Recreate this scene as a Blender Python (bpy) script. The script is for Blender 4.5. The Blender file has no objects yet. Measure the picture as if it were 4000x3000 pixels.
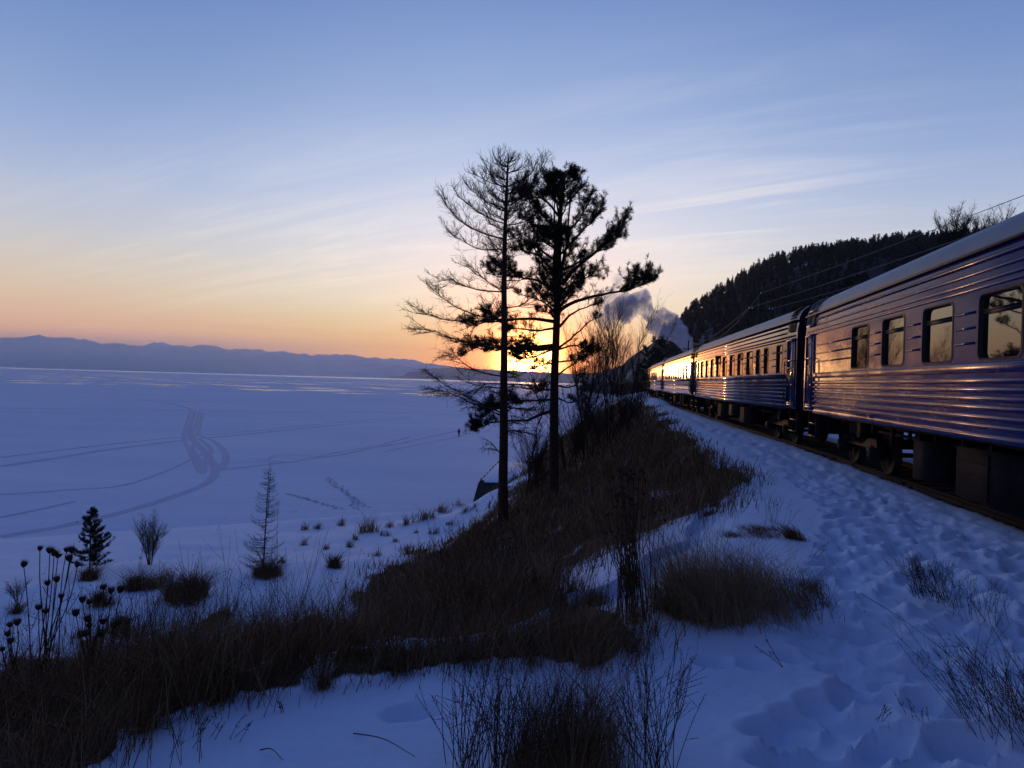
import bpy, math, random
import numpy as np
from mathutils import Matrix, Vector
random.seed(7)
RNG = np.random.default_rng(11)
PI = math.pi
S = bpy.context.scene
COL = S.collection

# ------------------------------------------------------------------ camera
F = 2700.0                       # focal length in pixels of the 4000 px wide photograph
EYE = np.array([0.0, 0.0, 1.9])  # 1.9 m above the rail heads
ROLL = math.atan(0.0288)
PITCH = math.atan(14 / F)
_f = np.array([0, math.cos(PITCH), -math.sin(PITCH)])
_x0 = np.array([1.0, 0, 0]); _u0 = np.cross(_x0, _f)
CX = _x0 * math.cos(ROLL) + _u0 * math.sin(ROLL)
CU = _u0 * math.cos(ROLL) - _x0 * math.sin(ROLL)
cd = bpy.data.cameras.new('camera'); cam = bpy.data.objects.new('camera', cd); COL.objects.link(cam)
cd.sensor_width = 36.0; cd.lens = 36.0 * F / 4000; cd.clip_start = 0.05; cd.clip_end = 60000
M = Matrix.Identity(4)
for i in range(3):
    M[i][0] = CX[i]; M[i][1] = CU[i]; M[i][2] = -_f[i]; M[i][3] = EYE[i]
cam.matrix_world = M
S.camera = cam

# ------------------------------------------------------------------ light
SUN_AZ = math.radians(1.4)       # to the right of the view axis (+Y)
SUN_EL = math.radians(1.35)
SUN_DIR = np.array([math.sin(SUN_AZ) * math.cos(SUN_EL), math.cos(SUN_AZ) * math.cos(SUN_EL), math.sin(SUN_EL)])
W = bpy.data.worlds.new('World'); S.world = W; W.use_nodes = True


class NT:
    """small helper around a node tree"""
    def __init__(s, tree):
        s.t = tree; s.n = tree.nodes; s.l = tree.links

    def node(s, typ, **kw):
        n = s.n.new(typ)
        for k, v in kw.items():
            setattr(n, k, v)
        return n

    def put(s, sock, v):
        if hasattr(v, 'is_linked') or isinstance(v, bpy.types.NodeSocket):
            s.l.new(v, sock)
        else:
            sock.default_value = v

    def math(s, op, a, b=0.0, c=0.0, clamp=False):
        n = s.node('ShaderNodeMath', operation=op, use_clamp=clamp)
        s.put(n.inputs[0], a); s.put(n.inputs[1], b); s.put(n.inputs[2], c)
        return n.outputs[0]

    def vmath(s, op, a, b=(0, 0, 0)):
        n = s.node('ShaderNodeVectorMath', operation=op)
        s.put(n.inputs[0], a); s.put(n.inputs[1], b)
        return n.outputs['Value'] if op in ('DOT_PRODUCT', 'LENGTH', 'DISTANCE') else n.outputs[0]

    def ramp(s, fac, stops, interp='LINEAR'):
        n = s.node('ShaderNodeValToRGB'); cr = n.color_ramp; cr.interpolation = interp
        while len(cr.elements) < len(stops):
            cr.elements.new(0.5)
        for e, (p, c) in zip(cr.elements, stops):
            e.position = p; e.color = (c[0], c[1], c[2], 1) if not isinstance(c, (int, float)) else (c, c, c, 1)
        s.put(n.inputs[0], fac)
        return n.outputs[0]

    def mix(s, fac, a, b, mode='MIX'):
        n = s.node('ShaderNodeMix', data_type='RGBA', blend_type=mode)
        s.put(n.inputs[0], fac)
        s.put(n.inputs[6], a if not isinstance(a, tuple) else (*a[:3], 1))
        s.put(n.inputs[7], b if not isinstance(b, tuple) else (*b[:3], 1))
        return n.outputs[2]

    def maprange(s, v, a, b, c=0.0, d=1.0, smooth=True):
        n = s.node('ShaderNodeMapRange', interpolation_type='SMOOTHSTEP' if smooth else 'LINEAR')
        s.put(n.inputs[0], v)
        for i, q in enumerate((a, b, c, d)):
            n.inputs[i + 1].default_value = q
        return n.outputs[0]

    def noise(s, vec, scale, detail=4, rough=0.55, dist=0.0):
        n = s.node('ShaderNodeTexNoise'); n.inputs['Scale'].default_value = scale
        n.inputs['Detail'].default_value = detail; n.inputs['Roughness'].default_value = rough
        n.inputs['Distortion'].default_value = dist
        if vec is not None:
            s.l.new(vec, n.inputs['Vector'])
        return n.outputs[0]

    def mapping(s, vec, scale=(1, 1, 1), rot=(0, 0, 0), loc=(0, 0, 0)):
        n = s.node('ShaderNodeMapping'); s.l.new(vec, n.inputs[0])
        n.inputs['Location'].default_value = loc; n.inputs['Rotation'].default_value = rot; n.inputs['Scale'].default_value = scale
        return n.outputs[0]


def unit(v):
    v = np.asarray(v, float)
    return v / (np.linalg.norm(v, axis=-1, keepdims=True) + 1e-9)


def build_world():
    t = NT(W.node_tree); t.n.clear()
    out = t.node('ShaderNodeOutputWorld'); bg = t.node('ShaderNodeBackground')
    t.l.new(bg.outputs[0], out.inputs[0])
    d = t.node('ShaderNodeTexCoord').outputs['Generated']
    sep = t.node('ShaderNodeSeparateXYZ'); t.l.new(d, sep.inputs[0])
    x, y, z = sep.outputs
    hz = t.math('SQRT', t.math('ADD', t.math('MULTIPLY', x, x), t.math('ADD', t.math('MULTIPLY', y, y), 1e-6)))
    c = t.math('DIVIDE', t.math('ADD', t.math('MULTIPLY', x, math.sin(SUN_AZ)), t.math('MULTIPLY', y, math.cos(SUN_AZ))), hz)
    az = t.math('ARCCOSINE', t.math('MINIMUM', t.math('MAXIMUM', c, -0.99999), 0.99999))
    zc = t.math('MAXIMUM', z, 0.0)
    A = t.ramp(zc, SKY_SUN, 'B_SPLINE'); B = t.ramp(zc, SKY_SIDE, 'B_SPLINE'); C = t.ramp(zc, SKY_BACK, 'B_SPLINE')
    col = t.mix(t.maprange(az, 0.05, 0.62), A, B)
    col = t.mix(t.maprange(az, 0.6, 2.3), col, C)
    # thin cirrus: noise stretched along one direction of the cloud layer
    k = t.math('DIVIDE', 1.0, t.math('ADD', zc, 0.12))
    cv = t.node('ShaderNodeCombineXYZ'); t.put(cv.inputs[0], t.math('MULTIPLY', x, k)); t.put(cv.inputs[1], t.math('MULTIPLY', y, k))
    rt = t.mapping(cv.outputs[0], (1, 1, 1), (0, 0, math.radians(27)))
    m1 = t.mapping(rt, (0.36, 2.6, 1), (0, 0, 0), (0.7, 0.3, 0))
    n1 = t.noise(m1, 1.7, 8, 0.66, 0.9)
    m2 = t.mapping(rt, (0.5, 0.9, 1), (0, 0, 0), (3.1, 1.7, 0))
    n2 = t.noise(m2, 1.0, 3, 0.5)
    lobe = 0.06
    for u_, v_, k_, w_ in ((1500, 980, 80, .85), (2950, 760, 60, .80), (2300, 900, 60, .75), (800, 1090, 80, .35)):
        dd = unit(_f + CX * ((u_ - 2000) / F) - CU * ((v_ - 1500) / F))
        lobe = t.math('ADD', lobe, t.math('MULTIPLY', t.math('POWER', math.e, t.math('MULTIPLY', t.math('SUBTRACT', t.vmath('DOT_PRODUCT', d, tuple(dd)), 1.0), k_)), w_))
    cl = t.math('MULTIPLY', t.maprange(n1, 0.40, 0.74), t.math('MINIMUM', t.math('MULTIPLY', lobe, t.maprange(n2, 0.2, 0.55, .5, 1.1)), 1.0))
    cl = t.math('MULTIPLY', cl, t.maprange(zc, 0.03, 0.14))
    cl = t.math('MULTIPLY', cl, t.maprange(zc, 0.30, 0.55, 1.0, 0.35))
    ccol = t.ramp(zc, [(0, (1.1, .66, .33)), (.10, (1.15, .95, .68)), (.2, (1.08, .98, .92)), (.35, (.66, .70, .86)), (.6, (.2, .27, .5)), (1, (.1, .16, .4))])
    col = t.mix(t.math('MULTIPLY', cl, 0.66), col, ccol)
    # long thin bars low over the horizon
    m3 = t.mapping(d, (1.2, 1.2, 42), (0, 0.02, 0))
    n3 = t.noise(m3, 1.6, 4, 0.6)
    bars = t.math('MULTIPLY', t.maprange(n3, 0.5, 0.68), t.maprange(zc, 0.10, 0.03))
    bars = t.math('MULTIPLY', bars, t.maprange(az, 0.15, 0.7, 1.0, 0.2))
    col = t.mix(t.math('MULTIPLY', bars, 0.30), col, (0.80, 0.33, 0.16))
    # glow round the sun on the ridge
    dot = t.vmath('DOT_PRODUCT', d, tuple(SUN_DIR))
    dm = t.math('SUBTRACT', dot, 1.0)
    for kk, colr in GLOW:
        g = t.math('POWER', math.e, t.math('MULTIPLY', dm, kk))
        cc = t.node('ShaderNodeVectorMath', operation='SCALE'); cc.inputs[0].default_value = colr; t.put(cc.inputs['Scale'], g)
        col = t.mix(1.0, col, cc.outputs[0], 'ADD')
    # a little of the physical sky underneath
    sky = t.node('ShaderNodeTexSky', sky_type='NISHITA', sun_disc=False)
    sky.sun_elevation = SUN_EL; sky.sun_rotation = SUN_AZ; sky.altitude = 450; sky.dust_density = 1.5
    sc = t.node('ShaderNodeVectorMath', operation='SCALE'); t.l.new(sky.outputs[0], sc.inputs[0]); sc.inputs['Scale'].default_value = 0.05
    col = t.mix(0.05, col, sc.outputs[0])
    t.l.new(col, bg.inputs[0]); bg.inputs[1].default_value = 1.0


SKY_SUN = [(0, (1.7, .36, .04)), (.03, (1.55, .46, .075)), (.065, (1.30, .70, .26)), (.11, (1.08, .92, .68)), (.17, (.93, .90, .88)), (.25, (.68, .76, .94)),
           (.35, (.37, .51, .80)), (.48, (.19, .315, .64)), (.75, (.062, .125, .40)), (1, (.030, .074, .28))]
SKY_SIDE = [(0, (.95, .40, .24)), (.035, (1.0, .48, .26)), (.07, (.94, .61, .36)), (.12, (.80, .69, .54)), (.18, (.62, .66, .74)), (.26, (.38, .50, .78)),
            (.36, (.22, .345, .64)), (.48, (.13, .23, .54)), (.75, (.055, .112, .36)), (1, (.030, .074, .28))]
SKY_BACK = [(0, (.15, .16, .28)), (.1, (.17, .18, .33)), (.3, (.068, .115, .31)), (1, (.026, .066, .26))]
GLOW = [(2000, (34.0, 15.0, 4.0)), (380, (3.6, .60, .03)), (70, (.42, .05, .0))]
build_world()
sl = bpy.data.lights.new('sun', 'SUN'); sun = bpy.data.objects.new('sun', sl); COL.objects.link(sun)
sl.energy = 0.35; sl.angle = math.radians(2.0); sl.color = (1.0, 0.50, 0.18)
sun.rotation_euler = Vector(SUN_DIR).to_track_quat('Z', 'Y').to_euler()
S.view_settings.view_transform = 'Standard'; S.view_settings.look = 'None'
S.view_settings.exposure = 0.0; S.view_settings.gamma = 1.0; S.view_settings.use_curve_mapping = False
S.render.engine = 'CYCLES'
S.cycles.use_denoising = True
S.cycles.max_bounces = 6; S.cycles.diffuse_bounces = 3; S.cycles.glossy_bounces = 3; S.cycles.volume_bounces = 1
S.cycles.sample_clamp_indirect = 8.0
S.cycles.volume_step_rate = 1.0; S.cycles.volume_max_steps = 256


# ------------------------------------------------------------------ picture <-> place
def P(u, v, d):
    """point seen at photo pixel (u, v), d metres along the view axis"""
    return EYE + d * (_f + CX * ((u - 2000) / F) - CU * ((v - 1500) / F))


def proj(p):
    q = np.asarray(p) - EYE
    w = q @ _f
    w = np.where(np.abs(w) < 1e-6, 1e-6, w)
    return 2000 + F * (q @ CX) / w, 1500 - F * (q @ CU) / w, w


def vnoise(x, y, seed=0):
    xi = np.floor(x).astype(np.int64); yi = np.floor(y).astype(np.int64)
    fx = x - xi; fy = y - yi
    fx = fx * fx * (3 - 2 * fx); fy = fy * fy * (3 - 2 * fy)

    def h(a, b):
        n = (a * 374761393 + b * 668265263 + seed * 1442695041) & 0x7fffffff
        n = ((n ^ (n >> 13)) * 1274126177) & 0x7fffffff
        return ((n ^ (n >> 16)) & 0xffff) / 65535.0
    return (h(xi, yi) * (1 - fx) + h(xi + 1, yi) * fx) * (1 - fy) + (h(xi, yi + 1) * (1 - fx) + h(xi + 1, yi + 1) * fx) * fy


def fbm(x, y, oct=4, seed=0):
    s = 0; a = 0.5; t = 0
    for i in range(oct):
        s = s + a * vnoise(x * 2 ** i + 17.3 * i, y * 2 ** i - 9.1 * i, seed + i); t += a; a *= 0.5
    return s / t - 0.5


def sdist(x, y, pts):
    """signed distance to a polyline, positive on its right hand side"""
    x = np.asarray(x, float); y = np.asarray(y, float)
    best = np.full(x.shape, 1e18); sg = np.ones(x.shape); cb = np.zeros(x.shape)
    for (ax, ay), (bx, by) in zip(pts[:-1], pts[1:]):
        dx, dy = bx - ax, by - ay
        t = np.clip(((x - ax) * dx + (y - ay) * dy) / (dx * dx + dy * dy), 0, 1)
        px, py = x - ax - t * dx, y - ay - t * dy
        d2 = px * px + py * py
        cr = -(dx * (y - ay) - dy * (x - ax))
        cl_ = cr / math.hypot(dx, dy)
        m = (d2 < best - 1e-9) | ((np.abs(d2 - best) <= 1e-9) & (np.abs(cl_) > np.abs(cb)))
        best = np.where(m, d2, best); sg = np.where(m, np.sign(cr), sg); cb = np.where(m, cl_, cb)
    return np.sqrt(best) * np.where(sg == 0, 1, sg)


CREST = [(-14, -40), (-6, -12), (-3.6, -3), (-2.7, 1.5), (-2.1, 3.3), (-1.4, 4.2), (-0.5, 4.6), (0.25, 4.8), (1.0, 5.5), (2.4, 7.4), (3.9, 10.4),
         (4.9, 14), (5.9, 20), (8.1, 32), (11.2, 50), (14.6, 75), (19, 105), (25, 140), (36, 185), (60, 260), (120, 380)]
SHORE = [(-420, -60), (-80, 28), (-34.6, 46.7), (-14.6, 57), (-6, 61), (-1.5, 64), (1.5, 74), (4, 100), (9, 140), (18, 185), (40, 260), (100, 400)]
LAKE_Z = -9.9
# side line of the carriages (their left walls), heading per carriage in degrees
HEAD = [10.0, 7.3, 7.7, 8.2, 9.4]
CARS = []
far1 = np.array([8.70, 20.6])
LEN = 23.8
for i, hd in enumerate(HEAD):
    h = math.radians(hd); dv = np.array([math.sin(h), math.cos(h)])
    if i == 0:
        fa = far1; ne = far1 - LEN * dv
    else:
        ne = CARS[-1][1] + 0.85 * np.array([math.sin(h), math.cos(h)]); fa = ne + LEN * dv
    CARS.append((ne, fa, h))
HALF = 1.555
TRACK = []
for ne, fa, h in CARS:
    rn = np.array([math.cos(h), -math.sin(h)]) * HALF
    TRACK += [tuple(ne * .88 + fa * .12 + rn), tuple(ne * .12 + fa * .88 + rn)]
h0 = math.radians(12.5); TRACK = [tuple(np.array(TRACK[0]) - 40 * np.array([math.sin(h0), math.cos(h0)]))] + TRACK
pt = np.array(TRACK[-1]); hh = math.radians(10.5)
for k in range(14):
    hh += math.radians(2.2); pt = pt + 12 * np.array([math.sin(hh), math.cos(hh)]); TRACK.append(tuple(pt))


def smax(a, b, k):
    h = np.clip(0.5 + 0.5 * (a - b) / k, 0, 1)
    return b * (1 - h) + a * h + k * h * (1 - h)


def ground(x, y):
    """height of the ground without footprints"""
    x = np.asarray(x, float); y = np.asarray(y, float)
    s = sdist(x, y, CREST); q = -sdist(x, y, SHORE) * -1
    s2 = s + 0.9 * fbm(x * .5, y * .5, 3, 5)
    sn = np.minimum(s2, 0)
    slope = -0.50 * (np.sqrt(sn * sn + 0.55) - math.sqrt(0.55)) + 0.26 * np.minimum(sn + 6, 0) + np.where(s2 < -1, 0.5 * fbm(x * .35, y * .35, 3, 8), 0)
    shore = LAKE_Z + 0.02 + np.where(q > 0, 0.105 * np.minimum(q, 22) + 0.02 * np.maximum(q - 22, 0), 0.09 * q)
    shore = shore + np.where(q > 0, np.minimum(q, 3) / 3, 0) * (0.55 * fbm(x * .16, y * .16, 3, 21) + .22 * fbm(x * .7, y * .7, 3, 3))
    shore = shore + 0.35 * np.exp(-((q - 4.0) / 2.2) ** 2) * (x > -22) * np.clip((x + 22) / 6, 0, 1)
    z = smax(slope, shore, 0.8)
    tr = sdist(x, y, TRACK)
    top = 0.02 - 0.06 * np.clip((tr + 3.4) / 2.2, 0, 1) + 0.05 * fbm(x * .9, y * .9, 3, 2)
    w = np.clip((s2 + 0.2) / 1.0, 0, 1); w = w * w * (3 - 2 * w)
    z = z * (1 - w) + top * w + 0.0
    z = np.where((tr > -1.0) & (tr < 1.5), np.minimum(z, -0.22), z)
    # mound of snow beside the far cars
    mx, my = P(2550, 1560, 72)[:2]
    z = z + 0.55 * np.exp(-(((x - mx) / 1.3) ** 2 + ((y - my) / 5) ** 2))
    mx, my = P(1905, 1990, 49)[:2]
    z = z + 1.25 * np.exp(-(((x - mx) / 4.2) ** 2 + ((y - my) / 3.0) ** 2))
    return np.maximum(z, -11.2)


def gnd(x, y):
    return float(ground(np.array([x]), np.array([y]))[0])


def G(u, v, dmin=1.0, dmax=400.0):
    """where the view ray through photo pixel (u, v) meets the ground"""
    d = np.exp(np.linspace(math.log(dmin), math.log(dmax), 700))
    pts = EYE + d[:, None] * (_f + CX * ((u - 2000) / F) - CU * ((v - 1500) / F))
    below = pts[:, 2] < np.maximum(ground(pts[:, 0], pts[:, 1]), LAKE_Z)
    i = int(np.argmax(below)) if below.any() else len(d) - 1
    return pts[i]


def LK(u, v):
    """point of the lake surface seen at photo pixel (u, v)"""
    dr = _f + CX * ((u - 2000) / F) - CU * ((v - 1500) / F)
    return EYE + dr * ((LAKE_Z - EYE[2]) / dr[2])


# ------------------------------------------------------------------ materials
def mat(name, base, rough=0.6, var=0.0, scale=5.0, spec=0.3, metal=0.0, coat=0.0, bump=0.0, bscale=30.0, dark=None, subs=0.0, stretch=None, ior=None, coat_rough=0.05):
    m = bpy.data.materials.new(name); m.use_nodes = True
    t = NT(m.node_tree); b = t.n['Principled BSDF']
    b.inputs['Roughness'].default_value = rough; b.inputs['Specular IOR Level'].default_value = spec
    b.inputs['Metallic'].default_value = metal; b.inputs['Coat Weight'].default_value = coat
    b.inputs['Coat Roughness'].default_value = coat_rough
    if ior:
        b.inputs['IOR'].default_value = ior
    co = t.node('ShaderNodeTexCoord').outputs['Object']
    if stretch:
        co = t.mapping(co, stretch)
    if var > 0:
        n = t.noise(co, scale, 5, 0.6)
        lo = dark if dark else tuple(c * (1 - var) for c in base)
        hi = tuple(min(1, c * (1 + var * .6)) for c in base)
        t.l.new(t.ramp(n, [(.28, lo), (.72, hi)]), b.inputs['Base Color'])
    else:
        b.inputs['Base Color'].default_value = (*base, 1)
    if bump > 0:
        bn = t.node('ShaderNodeBump'); bn.inputs['Strength'].default_value = bump; bn.inputs['Distance'].default_value = 0.02
        t.l.new(t.noise(co, bscale, 4, 0.6), bn.inputs['Height']); t.l.new(bn.outputs[0], b.inputs['Normal'])
    return m


MT = {}
SNOW = (0.72, 0.78, 0.89)


def snow_ground_mat():
    m = bpy.data.materials.new('snow_and_litter'); m.use_nodes = True
    t = NT(m.node_tree); b = t.n['Principled BSDF']
    b.inputs['Roughness'].default_value = 0.75; b.inputs['Specular IOR Level'].default_value = 0.15
    at = t.node('ShaderNodeAttribute', attribute_name='litter').outputs['Fac']
    co = t.node('ShaderNodeTexCoord').outputs['Object']
    n = t.noise(co, 2.2, 6, 0.65); n2 = t.noise(co, 11, 4, 0.6)
    k = t.math('ADD', at, t.math('MULTIPLY', t.math('SUBTRACT', n, 0.5), 0.9))
    k = t.math('ADD', k, t.math('MULTIPLY', t.math('SUBTRACT', n2, 0.5), 0.5))
    f = t.maprange(k, 0.40, 0.62)
    sn = t.ramp(n2, [(.2, (.67, .74, .87)), (.8, (.75, .80, .89))])
    lt = t.ramp(n2, [(.25, (.035, .020, .011)), (.75, (.085, .05, .026))])
    t.l.new(t.mix(f, sn, lt), b.inputs['Base Color'])
    bn = t.node('ShaderNodeBump'); bn.inputs['Strength'].default_value = 0.35; bn.inputs['Distance'].default_value = 0.03
    t.l.new(t.noise(co, 14, 6, 0.6), bn.inputs['Height']); t.l.new(bn.outputs[0], b.inputs['Normal'])
    return m


def lake_mat():
    m = bpy.data.materials.new('snow_on_lake_ice'); m.use_nodes = True
    t = NT(m.node_tree); b = t.n['Principled BSDF']
    b.inputs['Specular IOR Level'].default_value = 0.2
    co = t.node('ShaderNodeTexCoord').outputs['Object']
    n1 = t.noise(t.mapping(co, (.012, .05, 1), (0, 0, .15)), 1, 6, .6)
    n2 = t.noise(t.mapping(co, (.25, .9, 1), (0, 0, .3)), 1, 4, .6)
    c = t.mix(t.maprange(n1, .4, .7), (.64, .70, .83), (.76, .80, .88))
    c = t.mix(t.math('MULTIPLY', t.maprange(n2, .35, .7), .35), c, (.82, .85, .90))
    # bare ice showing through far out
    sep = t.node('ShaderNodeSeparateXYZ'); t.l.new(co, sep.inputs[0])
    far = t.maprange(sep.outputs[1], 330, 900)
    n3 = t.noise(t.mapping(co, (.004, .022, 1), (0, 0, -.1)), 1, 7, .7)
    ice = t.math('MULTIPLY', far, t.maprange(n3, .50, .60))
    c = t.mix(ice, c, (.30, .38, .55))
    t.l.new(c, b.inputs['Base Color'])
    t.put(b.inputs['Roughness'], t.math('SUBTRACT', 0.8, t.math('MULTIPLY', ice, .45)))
    bn = t.node('ShaderNodeBump'); bn.inputs['Strength'].default_value = 0.25; bn.inputs['Distance'].default_value = 0.15
    t.l.new(t.noise(t.mapping(co, (.5, 1.6, 1), (0, 0, .3)), 1, 6, .65), bn.inputs['Height']); t.l.new(bn.outputs[0], b.inputs['Normal'])
    return m


def paint(name, base, grime=(.05, .045, .04), ior=1.24, rough=.13, vary=.20):
    """glossy enamel with streaks of road grime"""
    m = bpy.data.materials.new(name); m.use_nodes = True
    t = NT(m.node_tree); b = t.n['Principled BSDF']
    co = t.node('ShaderNodeTexCoord').outputs['Object']
    n = t.noise(t.mapping(co, (2, .35, .8)), 2.0, 6, .65)
    n2 = t.noise(co, 1.1, 4, .6)
    k = t.math('MULTIPLY', t.maprange(n, .48, .8), .40)
    t.l.new(t.mix(k, base, grime), b.inputs['Base Color'])
    t.put(b.inputs['Roughness'], t.math('ADD', rough, t.math('MULTIPLY', t.maprange(n, .4, .75), vary)))
    b.inputs['IOR'].default_value = ior; b.inputs['Specular IOR Level'].default_value = 0.5
    b.inputs['Coat Weight'].default_value = 0.0; b.inputs['Coat Roughness'].default_value = 0.08
    bn = t.node('ShaderNodeBump'); bn.inputs['Strength'].default_value = 0.06; bn.inputs['Distance'].default_value = 0.02
    t.l.new(n2, bn.inputs['Height']); t.l.new(bn.outputs[0], b.inputs['Normal'])
    return m


MT['snow'] = snow_ground_mat()
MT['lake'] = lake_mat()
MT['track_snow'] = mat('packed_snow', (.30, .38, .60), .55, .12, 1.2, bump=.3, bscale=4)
MT['pure_snow'] = mat('fresh_snow', SNOW, .75, .06, 2.0, bump=.3, bscale=12)
MT['ice'] = mat('bare_ice', (.50, .55, .66), .24, .2, .02, spec=.8)
MT['grass'] = mat('dry_grass', (.175, .092, .038), .8, .55, 1.3, spec=.1)
MT['grass2'] = mat('pale_dry_grass', (.34, .22, .11), .8, .5, 4, spec=.1)
MT['weed'] = mat('dry_weed', (.085, .048, .026), .8, .5, 6, spec=.1)
MT['bark'] = mat('bark', (.055, .032, .022), .9, .5, 9, spec=.1, bump=.6, bscale=22)
MT['twig'] = mat('twig_bark', (.045, .030, .024), .85, .4, 5, spec=.1)
MT['needle'] = mat('pine_needles', (.020, .030, .014), .7, .4, 3, spec=.15)
MT['conifer'] = mat('far_conifers', (.016, .022, .014), .8, .4, .08, spec=.1)
MT['blue'] = paint('blue_enamel', (.012, .020, .130), ior=1.2, rough=.15)
MT['blue1'] = paint('polished_blue_enamel', (.012, .014, .065), ior=1.5, rough=.05, vary=.09)  # blue cut down in the base so the sunset reflection turns more orange
MT['blue2'] = paint('glossy_blue_enamel', (.020, .020, .05), ior=1.55, rough=.05, vary=.10)  # glossier, less blue base to carry the orange sunset reflection
MT['darkblue'] = mat('gap_dark_blue', (.006, .008, .028), .6, .3, 3, spec=.1)  # end walls: darkness of the gap between carriages put into the colour
MT['roof'] = mat('frosted_roof_sheet', (.11, .13, .185), .45, .35, 1.6, spec=.5, bump=.1, bscale=3)
MT['black'] = mat('black_rubber', (.008, .008, .009), .6, .2, 4)
MT['iron'] = mat('underframe_iron', (.012, .011, .0105), .75, .5, 4, spec=.15, bump=.2)
MT['box'] = mat('grey_equipment_paint', (.015, .0145, .014), .8, .4, 3, spec=.08)
MT['steel'] = mat('worn_steel', (.22, .21, .20), .35, .3, 8, metal=.8)
MT['railtop'] = mat('rail_steel', (.035, .025, .022), .75, .4, 6, spec=.2)
MT['glass'] = mat('coach_window_glass', (.006, .006, .007), .025, spec=1.0, ior=1.7)
MT['ballast'] = mat('ballast', (.060, .052, .048), .9, .6, 18, bump=.8, bscale=40)
MT['wood'] = mat('weathered_wood', (.035, .029, .025), .9, .4, 8, spec=.1, bump=.3)
MT['stone'] = mat('dark_masonry', (.045, .042, .042), .9, .5, 3, bump=.6, bscale=10)
MT['hill'] = mat('hill_ground', (.030, .028, .030), .9, .5, .03, spec=.1)
MT['insul'] = mat('glass_insulator', (.35, .55, .55), .1, spec=.8)
MT['wire'] = mat('wire', (.10, .085, .07), .5, spec=.4)
MT['jacket'] = mat('orange_red_jacket', (.42, .045, .02), .7, .1, 9)
MT['cloth'] = mat('dark_clothing', (.012, .012, .016), .8, .2, 9)
MT['skin'] = mat('skin', (.35, .2, .15), .6)
MT['umbel'] = mat('seed_heads', (.060, .032, .018), .85, .4, 30)


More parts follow.
